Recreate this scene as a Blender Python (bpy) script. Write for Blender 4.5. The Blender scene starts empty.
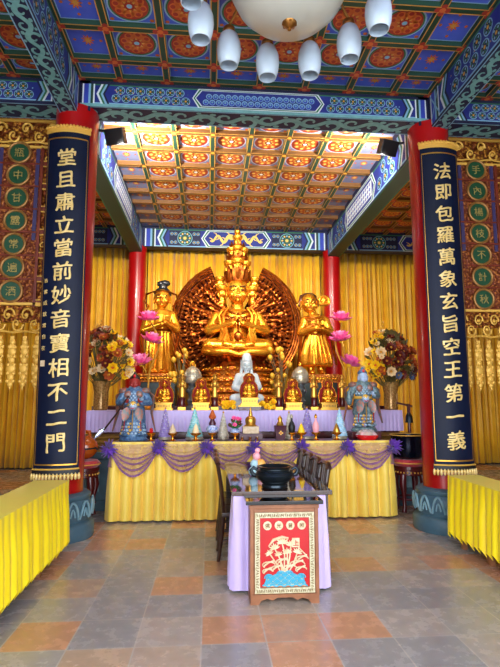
import bpy, bmesh, math, random
from math import sin, cos, pi, radians, sqrt, atan2
from mathutils import Vector, Matrix
random.seed(7)
sc = bpy.context.scene
COL = sc.collection

# ------------------------------------------------------------------ materials
def lin(c):
    return tuple(((v/255)/12.92 if v/255 <= .04045 else ((v/255+.055)/1.055)**2.4) for v in c) + (1.,)

def mat(name, c, rough=.5, metal=0., c2=None, scale=6., bump=0., bscale=None, alpha=1., trans=0., sheen=0., sss=0., coat=0., detail=4., spec=.5):
    m = bpy.data.materials.new(name); m.use_nodes = True
    nt = m.node_tree; b = nt.nodes['Principled BSDF']
    b.inputs['Base Color'].default_value = lin(c)
    b.inputs['Roughness'].default_value = rough
    b.inputs['Metallic'].default_value = metal
    b.inputs['Alpha'].default_value = alpha
    b.inputs['Transmission Weight'].default_value = trans
    b.inputs['Sheen Weight'].default_value = sheen
    b.inputs['Coat Weight'].default_value = coat
    b.inputs['Specular IOR Level'].default_value = spec
    tc = nt.nodes.new('ShaderNodeTexCoord')
    if c2:
        n = nt.nodes.new('ShaderNodeTexNoise'); n.inputs['Scale'].default_value = scale; n.inputs['Detail'].default_value = detail
        nt.links.new(tc.outputs['Object'], n.inputs['Vector'])
        r = nt.nodes.new('ShaderNodeValToRGB')
        r.color_ramp.elements[0].position = .35; r.color_ramp.elements[1].position = .65
        r.color_ramp.elements[0].color = lin(c); r.color_ramp.elements[1].color = lin(c2)
        nt.links.new(n.outputs['Fac'], r.inputs['Fac']); nt.links.new(r.outputs['Color'], b.inputs['Base Color'])
    if bump:
        n2 = nt.nodes.new('ShaderNodeTexNoise'); n2.inputs['Scale'].default_value = bscale or scale*3; n2.inputs['Detail'].default_value = 3
        nt.links.new(tc.outputs['Object'], n2.inputs['Vector'])
        bp = nt.nodes.new('ShaderNodeBump'); bp.inputs['Strength'].default_value = bump; bp.inputs['Distance'].default_value = .02
        nt.links.new(n2.outputs['Fac'], bp.inputs['Height']); nt.links.new(bp.outputs['Normal'], b.inputs['Normal'])
    return m

def floor_mat():
    m = bpy.data.materials.new('slate_tiles'); m.use_nodes = True
    nt = m.node_tree; b = nt.nodes['Principled BSDF']; N = nt.nodes.new; L = nt.links.new
    tc = N('ShaderNodeTexCoord')
    mp = N('ShaderNodeMapping'); mp.inputs['Location'].default_value = (-.5, -3.555/.4365, 0)
    mp.inputs['Scale'].default_value = (1/.435, 1/.4365, 1); L(tc.outputs['Object'], mp.inputs['Vector'])
    fl = N('ShaderNodeVectorMath'); fl.operation = 'FLOOR'; L(mp.outputs[0], fl.inputs[0])
    fr = N('ShaderNodeVectorMath'); fr.operation = 'FRACTION'; L(mp.outputs[0], fr.inputs[0])
    wn = N('ShaderNodeTexWhiteNoise'); wn.noise_dimensions = '2D'; L(fl.outputs[0], wn.inputs['Vector'])
    rp = N('ShaderNodeValToRGB'); rp.color_ramp.interpolation = 'CONSTANT'
    cols = [(0, (168,160,152)), (.2, (184,164,146)), (.36, (200,148,114)), (.5, (156,151,148)), (.66, (190,162,136)), (.8, (204,150,114)), (.92, (176,164,154))]
    e = rp.color_ramp.elements
    e[0].position = 0; e[0].color = lin(cols[0][1]); e[1].position = cols[1][0]; e[1].color = lin(cols[1][1])
    for p, c in cols[2:]:
        x = e.new(p); x.color = lin(c)
    L(wn.outputs['Value'], rp.inputs['Fac'])
    no = N('ShaderNodeTexNoise'); no.inputs['Scale'].default_value = 7; no.inputs['Detail'].default_value = 6; no.inputs['Roughness'].default_value = .65
    L(tc.outputs['Object'], no.inputs['Vector'])
    r2 = N('ShaderNodeValToRGB'); r2.color_ramp.elements[0].position = .3; r2.color_ramp.elements[1].position = .72
    r2.color_ramp.elements[0].color = (.8,.8,.8,1); r2.color_ramp.elements[1].color = (1.16,1.15,1.15,1)
    L(no.outputs['Fac'], r2.inputs['Fac'])
    mx = N('ShaderNodeMix'); mx.data_type = 'RGBA'; mx.blend_type = 'MULTIPLY'; mx.inputs[0].default_value = 1
    L(rp.outputs['Color'], mx.inputs[6]); L(r2.outputs['Color'], mx.inputs[7])
    # joints
    sx = N('ShaderNodeSeparateXYZ'); L(fr.outputs[0], sx.inputs[0])
    def edge(out):
        a = N('ShaderNodeMath'); a.operation = 'SUBTRACT'; a.inputs[1].default_value = .5; L(out, a.inputs[0])
        c = N('ShaderNodeMath'); c.operation = 'ABSOLUTE'; L(a.outputs[0], c.inputs[0]); return c
    ex, ey = edge(sx.outputs[0]), edge(sx.outputs[1])
    mm = N('ShaderNodeMath'); mm.operation = 'MAXIMUM'; L(ex.outputs[0], mm.inputs[0]); L(ey.outputs[0], mm.inputs[1])
    gt = N('ShaderNodeMath'); gt.operation = 'GREATER_THAN'; gt.inputs[1].default_value = .489; L(mm.outputs[0], gt.inputs[0])
    m2 = N('ShaderNodeMix'); m2.data_type = 'RGBA'; L(gt.outputs[0], m2.inputs[0]); L(mx.outputs[2], m2.inputs[6]); m2.inputs[7].default_value = lin((192,182,172))
    L(m2.outputs[2], b.inputs['Base Color'])
    r3 = N('ShaderNodeMapRange'); r3.inputs[1].default_value = .3; r3.inputs[2].default_value = .7; r3.inputs[3].default_value = .14; r3.inputs[4].default_value = .36
    L(no.outputs['Fac'], r3.inputs[0]); L(r3.outputs[0], b.inputs['Roughness'])
    bp = N('ShaderNodeBump'); bp.inputs['Strength'].default_value = .06; bp.inputs['Distance'].default_value = .01
    sb = N('ShaderNodeMath'); sb.operation = 'SUBTRACT'; L(no.outputs['Fac'], sb.inputs[0]); L(gt.outputs[0], sb.inputs[1])
    L(sb.outputs[0], bp.inputs['Height']); L(bp.outputs['Normal'], b.inputs['Normal'])
    return m

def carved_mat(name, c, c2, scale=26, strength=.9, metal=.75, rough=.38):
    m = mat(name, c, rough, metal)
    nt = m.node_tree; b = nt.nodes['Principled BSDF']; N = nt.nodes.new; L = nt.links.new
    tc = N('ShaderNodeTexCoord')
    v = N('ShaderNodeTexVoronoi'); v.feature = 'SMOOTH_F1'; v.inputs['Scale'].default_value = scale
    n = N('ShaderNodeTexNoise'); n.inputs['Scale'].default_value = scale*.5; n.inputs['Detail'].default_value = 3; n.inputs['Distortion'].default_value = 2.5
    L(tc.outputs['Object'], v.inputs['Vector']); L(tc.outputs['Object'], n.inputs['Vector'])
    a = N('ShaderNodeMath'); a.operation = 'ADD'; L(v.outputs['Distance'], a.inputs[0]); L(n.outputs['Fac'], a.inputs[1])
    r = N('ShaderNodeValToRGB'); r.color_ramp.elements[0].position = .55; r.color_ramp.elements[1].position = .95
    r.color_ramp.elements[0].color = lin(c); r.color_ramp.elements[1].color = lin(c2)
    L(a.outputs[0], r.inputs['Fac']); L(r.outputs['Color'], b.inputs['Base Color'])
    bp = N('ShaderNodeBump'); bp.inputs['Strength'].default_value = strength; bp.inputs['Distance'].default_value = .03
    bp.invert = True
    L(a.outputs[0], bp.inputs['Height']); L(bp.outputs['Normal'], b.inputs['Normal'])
    return m

def gauze_mat(name, c, c2, a0, a1):
    m = mat(name, c, .6, sheen=.3, c2=c2, scale=9)
    nt = m.node_tree; b = nt.nodes['Principled BSDF']; N = nt.nodes.new; L = nt.links.new
    tc = N('ShaderNodeTexCoord'); n = N('ShaderNodeTexNoise'); n.inputs['Scale'].default_value = 14; n.inputs['Detail'].default_value = 2
    L(tc.outputs['Object'], n.inputs['Vector'])
    r = N('ShaderNodeMapRange'); r.inputs[1].default_value = .3; r.inputs[2].default_value = .7; r.inputs[3].default_value = a0; r.inputs[4].default_value = a1
    L(n.outputs['Fac'], r.inputs[0]); L(r.outputs[0], b.inputs['Alpha'])
    return m

M = {}
M['floor'] = floor_mat()
M['wall'] = mat('wall_plaster', (120,78,52), .8, c2=(108,68,46), scale=3)
M['red'] = mat('red_lacquer', (168,10,14), .3, c2=(154,8,12), scale=2.5, coat=.2)
M['stone'] = mat('blue_grey_stone', (56,84,98), .5, c2=(70,100,114), scale=7, bump=.1)
M['stone_light'] = mat('pale_stone_relief', (122,156,166), .55, c2=(100,136,148), scale=10)  # paler stone for the raised relief
M['navy'] = mat('navy_lacquer', (6,15,38), .5, c2=(9,20,46), scale=3, spec=.2)
M['gold'] = mat('gilt', (242,172,48), .27, .82, c2=(212,124,26), scale=5)
M['gold_shade'] = mat('shaded_gilt', (186,100,30), .3, .9, c2=(116,46,12), scale=9)  # gilt with shade and dark reflections put into its colour
M['gold_pale'] = mat('pale_gilt', (214,160,66), .35, .85)
M['gold_paint'] = mat('gold_paint', (222,172,72), .5, .25)
M['gold_char'] = mat('gold_leaf_writing', (232,206,140), .45, .2, c2=(214,178,96), scale=12)
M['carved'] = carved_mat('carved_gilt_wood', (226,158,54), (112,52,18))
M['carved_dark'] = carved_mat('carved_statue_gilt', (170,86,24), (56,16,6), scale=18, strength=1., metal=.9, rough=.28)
M['carved_fine'] = carved_mat('fine_carved_gilt', (250,186,66), (176,88,26), scale=32, strength=.7, metal=.5, rough=.3)
M['carved_red'] = carved_mat('carved_red_gilt', (196,118,48), (108,44,18), 30, .7, .5, .42)
M['redgold'] = mat('red_gold_frame', (128,48,22), .45, .2, c2=(100,34,18), scale=8)
M['violet'] = mat('violet_strip', (52,42,86), .5)
M['goldlight'] = mat('light_gold_paint', (238,200,100), .5)
M['violet2'] = mat('violet_paint', (120,104,170), .6)
M['dullrim'] = mat('dull_gold_rim', (150,104,48), .45, .4)
M['dullgold'] = mat('dull_gold_writing', (150,130,66), .5, .2)
M['facepaint'] = mat('dark_brow_paint', (56,22,12), .5); M['lippaint'] = mat('lip_red', (176,70,36), .4)
M['medgreen'] = mat('green_enamel', (16,66,38), .4)
M['blue'] = mat('ceiling_blue', (44,62,170), .6, c2=(52,74,186), scale=5)
M['blue2'] = mat('beam_ultramarine', (22,36,122), .6, c2=(28,46,138), scale=7)
M['navyp'] = mat('dark_blue_paint', (14,22,62), .6)
M['cyan'] = mat('pale_blue_paint', (128,176,206), .6)
M['white'] = mat('white_paint', (214,224,226), .6)
M['teal'] = mat('teal_paint', (122,178,180), .6, c2=(102,160,164), scale=14)
M['green'] = mat('dark_green_paint', (24,62,46), .6)
M['green2'] = mat('mid_green_paint', (40,110,74), .6)
M['orange'] = mat('orange_paint', (206,92,30), .55)
M['redp'] = mat('vermilion_paint', (176,46,36), .6)
M['ochre'] = mat('ochre_paint', (216,158,52), .55)
M['pinkp'] = mat('pink_paint', (206,120,104), .6)
M['lilac_lit'] = mat('lilac_lit_paint', (196,198,220), .6, c2=(180,184,210), scale=6)  # roundel ring of the altar ceiling, lamplight mixed into the colour
M['brownrib'] = mat('gilded_brown_rib', (112,74,36), .5, .2)
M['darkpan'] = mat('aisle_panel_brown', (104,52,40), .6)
M['yellow'] = mat('yellow_satin', (255,228,14), .5, sheen=.1, c2=(255,222,6), scale=4)
M['altar_yellow'] = mat('pale_yellow_satin', (246,214,92), .5, sheen=.2, c2=(240,204,78), scale=4)
M['curtain'] = mat('gold_curtain', (238,184,36), .5, sheen=.15, c2=(226,166,26), scale=3)
M['lav'] = mat('lavender_satin', (204,184,236), .5, sheen=.2, c2=(196,176,230), scale=4)
M['gauze'] = gauze_mat('purple_organza', (196,150,128), (206,166,140), .35, .6)
M['gauze_dark'] = gauze_mat('gathered_organza', (124,66,132), (150,92,150), .5, .8)
M['rosette'] = mat('purple_tulle', (92,38,166), .6, sheen=.2, c2=(118,58,190), scale=20)
M['darkwood'] = mat('dark_rosewood', (52,24,18), .3, c2=(38,16,12), scale=9, coat=.3)
M['tabletop'] = mat('polished_dark_top', (44,24,18), .06, c2=(70,38,22), scale=5, coat=.5)
M['wood'] = mat('brown_wood', (148,94,60), .45, c2=(126,76,46), scale=9)
M['blackglass'] = mat('black_glass_top', (10,10,12), .05)
M['darkred'] = mat('dark_red_lacquer', (86,14,20), .3, c2=(70,10,16), scale=5, coat=.3)
M['cushred'] = mat('red_brocade', (170,24,40), .5, sheen=.3, c2=(196,40,62), scale=25)
M['bronze'] = mat('black_bronze', (34,42,50), .28, .7, c2=(46,54,60), scale=8)
M['bellblue'] = mat('blue_black_bell', (16,22,40), .12, .6)
M['fishwood'] = mat('orange_lacquer_wood', (196,96,26), .25, c2=(176,78,18), scale=4, coat=.4)
M['marble'] = mat('white_marble', (214,220,220), .4, c2=(204,213,215), scale=3)
M['silver'] = mat('aged_silver', (206,198,176), .32, .55, c2=(172,160,134), scale=18)
M['greycarve'] = mat('grey_carved_stem', (110,112,112), .4, .6, c2=(80,82,84), scale=30)
M['halo_red'] = mat('red_halo', (140,12,12), .6, spec=.2)
M['opal'] = mat('opal_glass', (206,222,238), .25, c2=(198,216,234), scale=3)
M['frost'] = mat('frosted_bowl_glass', (194,196,188), .35, c2=(184,186,178), scale=2.5)
M['brass'] = mat('old_brass', (150,104,52), .35, .9)
M['black'] = mat('black_paint', (14,14,16), .5)
M['hair'] = mat('black_hair', (20,22,26), .35)
M['hairbrown'] = mat('dark_brown_gilt_hair', (74,36,16), .35, .5)
M['grass_dark'] = mat('dark_green_box', (20,36,32), .35, c2=(14,24,22), scale=8)
M['panelred'] = mat('red_panel', (184,6,18), .4, c2=(170,4,14), scale=3)
M['cream'] = mat('cream_relief', (222,200,166), .5, c2=(204,174,134), scale=30)
M['creamframe'] = mat('cream_carved_frame', (206,198,166), .5, c2=(170,158,120), scale=40)
M['aqua'] = mat('aqua_relief', (50,164,194), .45)
M['brownline'] = mat('frame_tracery', (112,86,50), .6)
M['armour'] = mat('blue_armour', (92,132,166), .4, .1, c2=(50,74,116), scale=30, detail=3)
M['armour2'] = mat('red_gold_armour', (168,92,70), .4, .2, c2=(90,110,110), scale=28)
M['armour3'] = mat('teal_armour', (120,146,146), .4, .1, c2=(74,98,112), scale=30)
M['scale_light'] = mat('pale_scales', (168,190,206), .4, .2, c2=(120,150,184), scale=40)
M['faceblue'] = mat('pale_blue_face', (170,190,220), .5)
M['facered'] = mat('dark_red_face', (150,40,34), .5)
M['steel'] = mat('pale_steel', (200,212,222), .25, .8)
M['pinkpet'] = mat('pink_petal', (244,70,160), .4, c2=(250,130,190), scale=14)
M['pinktip'] = mat('pale_pink_petal', (248,150,200), .4)
M['goldbud'] = mat('yellow_bud', (240,180,50), .4, .2)
M['stemgold'] = mat('gilded_stem', (206,150,54), .35, .6)
M['fl_maroon'] = mat('maroon_petal', (96,24,22), .5, c2=(128,42,28), scale=20)
M['fl_orange'] = mat('orange_petal', (204,104,40), .5, c2=(170,66,30), scale=20)
M['fl_yellow'] = mat('yellow_petal', (255,214,30), .5, c2=(252,200,20), scale=15)
M['fl_cream'] = mat('cream_petal', (244,216,166), .5)
M['fl_blue'] = mat('dusty_blue_petal', (96,112,146), .5)
M['leaf'] = mat('dull_green_leaf', (92,92,48), .5, c2=(120,100,52), scale=10)
M['leafg'] = mat('fresh_green_leaf', (56,130,60), .5)
M['vase'] = mat('amber_glass_vase', (150,104,48), .2, .3, c2=(196,154,88), scale=40, detail=2)
M['plum'] = mat('plum_ceramic', (74,26,44), .3)
M['cone_lav'] = mat('lavender_thread', (168,150,206), .5, c2=(140,118,186), scale=30)
M['cone_cyan'] = mat('turquoise_thread', (76,198,206), .45, c2=(190,220,220), scale=26)
M['cone_cream'] = mat('cream_thread', (220,214,196), .5, c2=(180,170,150), scale=30)
M['cone_purple'] = mat('purple_thread', (130,112,184), .5, c2=(164,146,206), scale=30)
M['cone_sky'] = mat('sky_blue_thread', (140,200,232), .45, c2=(200,226,240), scale=26)
M['goldcloth'] = mat('dark_gold_cloth', (140,104,40), .45, c2=(96,66,26), scale=8)
M['redplastic'] = mat('red_dish', (206,24,34), .25)
M['film'] = mat('clear_film', (240,230,230), .1, alpha=.35)
M['porcelain'] = mat('blue_white_porcelain', (206,216,236), .2, c2=(84,112,190), scale=40)
M['pastel_pink'] = mat('pastel_pink', (246,170,178), .4)
M['pastel_orange'] = mat('pastel_orange', (250,178,84), .4)
M['pastel_blue'] = mat('pastel_blue', (178,214,226), .4)
M['ground'] = mat('pale_forecourt', (222,220,214), .8, c2=(210,208,204), scale=.8)

# ------------------------------------------------------------------ mesh builder
class MB:
    def __init__(s): s.v = []; s.f = []; s.m = []; s.s = []; s.mats = []
    def mi(s, m):
        if m not in s.mats: s.mats.append(m)
        return s.mats.index(m)
    def add(s, vs, fs, m, smooth=False):
        o = len(s.v); k = s.mi(m)
        s.v.extend(tuple(p) for p in vs)
        for f in fs:
            s.f.append(tuple(i+o for i in f)); s.m.append(k); s.s.append(smooth)
    def box(s, x0, x1, y0, y1, z0, z1, m):
        vs = [(x,y,z) for z in (z0,z1) for y in (y0,y1) for x in (x0,x1)]
        s.add(vs, [(0,2,3,1),(4,5,7,6),(0,1,5,4),(2,6,7,3),(0,4,6,2),(1,3,7,5)], m)
    def bar(s, p0, p1, w, h, m, up=(0,0,1)):
        a, b = Vector(p0), Vector(p1); d = (b-a).normalized(); u = Vector(up)
        if abs(d.dot(u)) > .95: u = Vector((0,1,0))
        r = d.cross(u).normalized()*w/2; t = r.cross(d).normalized()*h/2
        vs = [q+i*r+j*t for q in (a,b) for i,j in ((-1,-1),(1,-1),(1,1),(-1,1))]
        s.add(vs, [(3,2,1,0),(4,5,6,7),(0,1,5,4),(1,2,6,5),(2,3,7,6),(3,0,4,7)], m)
    def tube(s, pts, r, m, seg=8, caps=True, flat=1., closed=False, up=None):
        P = [Vector(p) for p in pts]; n = len(P)
        R = r if isinstance(r, (list, tuple)) else [r]*n
        vs = []; fs = []; prev = None
        for i in range(n):
            if closed: d = P[(i+1)%n]-P[i-1]
            else: d = P[min(i+1,n-1)]-P[max(i-1,0)]
            d = d.normalized() if d.length > 1e-9 else Vector((0,0,1))
            if up is not None:
                u = Vector(up); x = d.cross(u)
            else:
                if prev is None:
                    u = Vector((0,0,1)) if abs(d.z) < .9 else Vector((1,0,0))
                    x = d.cross(u)
                else: x = prev - d*prev.dot(d)
            if x.length < 1e-6: x = d.orthogonal()
            x.normalize(); y = d.cross(x); prev = x
            for k in range(seg):
                a = 2*pi*k/seg; vs.append(P[i] + x*cos(a)*R[i] + y*sin(a)*R[i]*flat)
        for i in range(n if closed else n-1):
            j = (i+1) % n
            for k in range(seg):
                l = (k+1)%seg; fs.append((i*seg+k, j*seg+k, j*seg+l, i*seg+l))
        if caps and not closed:
            fs.append(tuple(range(seg))); fs.append(tuple((n-1)*seg+k for k in reversed(range(seg))))
        s.add(vs, fs, m, True)
    def cyl(s, p0, p1, r0, m, r1=None, seg=20): s.tube([p0,p1], [r0, r0 if r1 is None else r1], m, seg)
    def lathe(s, prof, m, c=(0,0), seg=32, mod=None, z0=0., sx=1., sy=1.):
        vs = []; fs = []; n = len(prof)
        for i,(r,z) in enumerate(prof):
            for k in range(seg):
                a = 2*pi*k/seg; q = r*(mod(a,i) if mod else 1)
                vs.append((c[0]+q*cos(a)*sx, c[1]+q*sin(a)*sy, z+z0))
        for i in range(n-1):
            for k in range(seg):
                l = (k+1)%seg; fs.append((i*seg+k, i*seg+l, (i+1)*seg+l, (i+1)*seg+k))
        if prof[0][0] > 1e-4: fs.append(tuple(reversed(range(seg))))
        if prof[-1][0] > 1e-4: fs.append(tuple((n-1)*seg+k for k in range(seg)))
        s.add(vs, fs, m, True)
    def ell(s, c, r, m, seg=16, rings=10, rot=None):
        if not isinstance(r, (tuple,list)): r = (r,r,r)
        c = Vector(c); vs = []; fs = []
        def P(x,y,z):
            v = Vector((x*r[0], y*r[1], z*r[2]))
            return c + (rot @ v if rot else v)
        vs.append(P(0,0,-1))
        for i in range(1,rings):
            t = pi*i/rings - pi/2
            for k in range(seg):
                a = 2*pi*k/seg; vs.append(P(cos(t)*cos(a), cos(t)*sin(a), sin(t)))
        vs.append(P(0,0,1)); top = len(vs)-1
        for k in range(seg):
            l = (k+1)%seg
            fs.append((0, 1+l, 1+k))
            for i in range(rings-2): fs.append((1+i*seg+k, 1+i*seg+l, 1+(i+1)*seg+l, 1+(i+1)*seg+k))
            fs.append((top, 1+(rings-2)*seg+k, 1+(rings-2)*seg+l))
        s.add(vs, fs, m, True)
    def caps(s, p0, p1, r0, r1, m=None, seg=12):
        a, b = Vector(p0), Vector(p1); d = (b-a).normalized()
        pts = []; rr = []
        for t in (0, .35, .7): pts.append(a - d*r0*cos(t*pi/2)); rr.append(max(r0*sin(t*pi/2), r0*.02))
        pts.append(a); rr.append(r0); pts.append(b); rr.append(r1)
        for t in (.7, .35, 0): pts.append(b + d*r1*cos(t*pi/2)); rr.append(max(r1*sin(t*pi/2), r1*.02))
        s.tube(pts, rr, m, seg)
    def grid(s, fn, nu, nv, m, smooth=True, thick=None):
        vs = [fn(i/nu, j/nv) for j in range(nv+1) for i in range(nu+1)]
        fs = [(j*(nu+1)+i, j*(nu+1)+i+1, (j+1)*(nu+1)+i+1, (j+1)*(nu+1)+i) for j in range(nv) for i in range(nu)]
        s.add(vs, fs, m, smooth)
    def petal(s, base, d, n, L, W, m, cup=.25, seg=5, th=.25, tip=None):
        # a cupped leaf/petal shaped solid: base point, direction d, normal n
        b = Vector(base); d = Vector(d).normalized(); n = Vector(n); n = (n - d*n.dot(d)).normalized(); w = d.cross(n)
        vs = []; fs = []
        for i in range(seg+1):
            t = i/seg; wid = W*(sin(pi*min(1,t*.92+.06)))**.8
            c = b + d*L*t + n*L*cup*(t*t)
            o = n*wid*.35; th_ = n*W*th*sin(pi*min(.98,max(.05,t)))
            vs += [c - w*wid + o, c - th_*.5, c + w*wid + o, c + th_*.5]
        for i in range(seg):
            for k in range(4):
                l = (k+1)%4; fs.append((i*4+k, i*4+l, (i+1)*4+l, (i+1)*4+k))
        fs.append((3,2,1,0)); fs.append(tuple(seg*4+k for k in range(4)))
        s.add(vs, fs, m, True)
    def mesh(s, name, angle=40):
        me = bpy.data.meshes.new(name); me.from_pydata(s.v, [], s.f)
        for m in s.mats: me.materials.append(m)
        me.polygons.foreach_set('material_index', s.m); me.polygons.foreach_set('use_smooth', s.s)
        me.update()
        if any(s.s): me.set_sharp_from_angle(angle=radians(angle))
        return me

def obj(name, mb, parent=None, loc=(0,0,0), bevel=0., rot=None, solid=0., label=None):
    me = mb.mesh(name) if isinstance(mb, MB) else mb
    o = bpy.data.objects.new(name, me); COL.objects.link(o); o.location = loc
    if rot: o.rotation_euler = rot
    if parent: o.parent = parent
    if bevel:
        b = o.modifiers.new('bevel', 'BEVEL'); b.width = bevel; b.segments = 2; b.limit_method = 'ANGLE'; b.angle_limit = radians(50)
    if solid:
        b = o.modifiers.new('solid', 'SOLIDIFY'); b.thickness = solid; b.offset = 0
    if label: o['label'] = label
    return o
def tag(o, label, cat, group=None, kind=None):
    o['label'] = label; o['category'] = cat
    if group: o['group'] = group
    if kind: o['kind'] = kind
    return o
def thing(name, label, cat, loc=(0,0,0), rz=0., group=None, kind=None):
    o = bpy.data.objects.new(name, None); COL.objects.link(o); o.location = loc; o.rotation_euler = (0,0,rz)
    o.empty_display_size = .1
    return tag(o, label, cat, group, kind)
def struct(name, mb, label, cat, loc=(0,0,0), bevel=0.):
    return tag(obj(name, mb, None, loc, bevel), label, cat, None, 'structure')
def dup(o, loc=None, rz=None, label=None, parent=None, scale=None):
    c = o.copy(); COL.objects.link(c)
    if parent: c.parent = parent
    if loc is not None: c.location = loc
    if rz is not None: c.rotation_euler = (0,0,rz)
    if scale: c.scale = (scale,)*3
    if label: c['label'] = label
    for ch in list(o.children): dup(ch, parent=c)
    return c
def fuse(mb, voxel, it=3, name='body', fac=.5):
    # weld overlapping closed volumes into one continuous skin
    me = mb.mesh(name); t = bpy.data.objects.new('tmp', me); COL.objects.link(t)
    r = t.modifiers.new('r', 'REMESH'); r.mode = 'VOXEL'; r.voxel_size = voxel; r.use_smooth_shade = True
    if it:
        q = t.modifiers.new('s', 'SMOOTH'); q.iterations = it; q.factor = fac
    dg = bpy.context.evaluated_depsgraph_get(); dg.update()
    out = bpy.data.meshes.new_from_object(t.evaluated_get(dg)); out.name = name
    bpy.data.objects.remove(t)
    out.materials.clear(); out.materials.append(mb.mats[0])
    out.polygons.foreach_set('material_index', [0]*len(out.polygons)); out.polygons.foreach_set('use_smooth', [True]*len(out.polygons))
    return out
def glyph(ch, size, depth, m, rise=.1, off=.012, curve=0., wide=1., vox=.014):
    # writing built as solid brush-like letters, centred, standing in the XZ plane and facing -Y
    cu = bpy.data.curves.new('glyph', 'FONT'); cu.body = ch; cu.size = 1; cu.extrude = .05; cu.resolution_u = 3
    t = bpy.data.objects.new('tmp', cu); COL.objects.link(t)
    dg = bpy.context.evaluated_depsgraph_get(); dg.update()
    me = bpy.data.meshes.new_from_object(t.evaluated_get(dg)); bpy.data.objects.remove(t)
    t = bpy.data.objects.new('tmp', me); COL.objects.link(t)
    r = t.modifiers.new('r', 'REMESH'); r.mode = 'VOXEL'; r.voxel_size = vox; r.use_smooth_shade = True
    q = t.modifiers.new('s', 'SMOOTH'); q.iterations = 2; q.factor = .5
    if off: q = t.modifiers.new('d', 'DISPLACE'); q.strength = off; q.mid_level = 0; q.direction = 'NORMAL'
    dg.update(); out = bpy.data.meshes.new_from_object(t.evaluated_get(dg)); bpy.data.objects.remove(t)
    xs = [v.co.x for v in out.vertices]; ys = [v.co.y for v in out.vertices]
    cx, cy = (min(xs)+max(xs))/2, (min(ys)+max(ys))/2
    for v in out.vertices:
        x, y, z = (v.co.x-cx), (v.co.y-cy), v.co.z
        x, y = x + .014*sin(9*x+4*y)+.01*sin(13*y-5*x), y + rise*x + .014*sin(11*x)
        X = x*size*wide
        yy = curve - sqrt(max(0, curve**2-X**2)) if curve else 0.
        v.co = (X, -z*depth*10 + yy, y*size)
    out.materials.clear(); out.materials.append(m); out.name = 'character'
    return out

# flat painted ornament in a frame (o,u,v,n): layers lie 1.2 mm apart
class Face:
    def __init__(s, mb, o, u, v, n): s.mb = mb; s.o = Vector(o); s.u = Vector(u); s.v = Vector(v); s.n = Vector(n)
    def P(s, a, b, l): return s.o + s.u*a + s.v*b + s.n*(.0012*l)
    def poly(s, pts, l, m):
        q = [s.P(a,b,l) for a,b in pts]
        f = tuple(range(len(q)))
        if s.u.cross(s.v).dot(s.n) < 0: f = f[::-1]
        area = sum(pts[i-1][0]*pts[i][1]-pts[i][0]*pts[i-1][1] for i in range(len(pts)))
        if area < 0: f = f[::-1]
        s.mb.add(q, [f], m)
    def rect(s, a0, a1, b0, b1, l, m): s.poly([(a0,b0),(a1,b0),(a1,b1),(a0,b1)], l, m)
    def disc(s, a, b, r, l, m, n=12, ry=None, ph=0): s.poly([(a+r*cos(2*pi*k/n+ph), b+(ry or r)*sin(2*pi*k/n+ph)) for k in range(n)], l, m)
    def ribbon(s, pts, w, l, m):
        n = len(pts); W = w if isinstance(w, list) else [w]*n; L = []; R = []
        for i in range(n):
            p, q = pts[max(0,i-1)], pts[min(n-1,i+1)]; dx, dy = q[0]-p[0], q[1]-p[1]; h = math.hypot(dx,dy) or 1
            nx, ny = -dy/h, dx/h
            L.append((pts[i][0]+nx*W[i]/2, pts[i][1]+ny*W[i]/2)); R.append((pts[i][0]-nx*W[i]/2, pts[i][1]-ny*W[i]/2))
        for i in range(n-1): s.poly([R[i],R[i+1],L[i+1],L[i]], l, m)
    def star(s, a, b, r, n, l, m, ry=None):
        pts = []
        for k in range(n*4):
            t = 2*pi*k/(n*4); q = .72+.28*cos(n*t); pts.append((a+r*q*cos(t), b+(ry or r)*q*sin(t)))
        s.poly(pts, l, m)

def rosette_field(F, a0, a1, b0, b1, l, rnd, big=False):
    if big:
        F.rect(a0, a1, b0, b1, l, M['navyp']); h = b1-b0; r = h*.48; c = (a0+a1)/2; m = (b0+b1)/2
        for q, mm in ((1,'cyan'),(.93,'green2'),(.8,'navyp')): F.disc(c, m, r*q, l+1+(1-q)*3, M[mm], 24)
        for k in range(12): F.disc(c+r*.64*cos(k*pi/6), m+r*.64*sin(k*pi/6), r*.13, l+2.5, M['cyan' if k%2 else 'goldlight'], 8)
        for k in range(8): F.disc(c+r*.36*cos(k*pi/4), m+r*.36*sin(k*pi/4), r*.12, l+2.5, M['green2'], 8)
        F.disc(c, m, r*.22, l+3, M['goldlight'], 12)
        for sg in (-1,1):
            for k in range(3):
                for b in (b0+h*.22, b0+h*.78):
                    a = c+sg*(r*1.05+.09*h+k*h*.24)
                    if a0+.03 < a < a1-.03: F.disc(a, b, h*.11, l+2, M['cyan'], 10); F.disc(a, b, h*.08, l+2.5, M['navyp'], 10); F.disc(a, b, h*.035, l+3, M['goldlight'], 8)
        return
    r = (b1-b0)*.25; n = max(1, int((a1-a0)/(r*2.1)))
    for i in range(n):
        a = a0 + (i+.5)*(a1-a0)/n
        for j, b in enumerate((b0+(b1-b0)*.27, b0+(b1-b0)*.75)):
            aa = a + (r if j else 0)*.9
            if aa+r > a1: continue
            F.disc(aa, b, r, l, M['cyan'], 14); F.disc(aa, b, r*.84, l+1, M['navyp'], 14)
            for k in range(8): F.disc(aa+r*.58*cos(k*pi/4), b+r*.58*sin(k*pi/4), r*.17, l+2, M['cyan'] if k%2 else M['green2'], 6)
            F.disc(aa, b, r*.25, l+3, M['ochre'], 8)
    for i in range(n*6):
        F.disc(rnd.uniform(a0+.01,a1-.01), rnd.uniform(b0+.01,b1-.01), .006+.004*rnd.random(), l+2.5, M[rnd.choice(['cyan','ochre','green2'])], 6)
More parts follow.
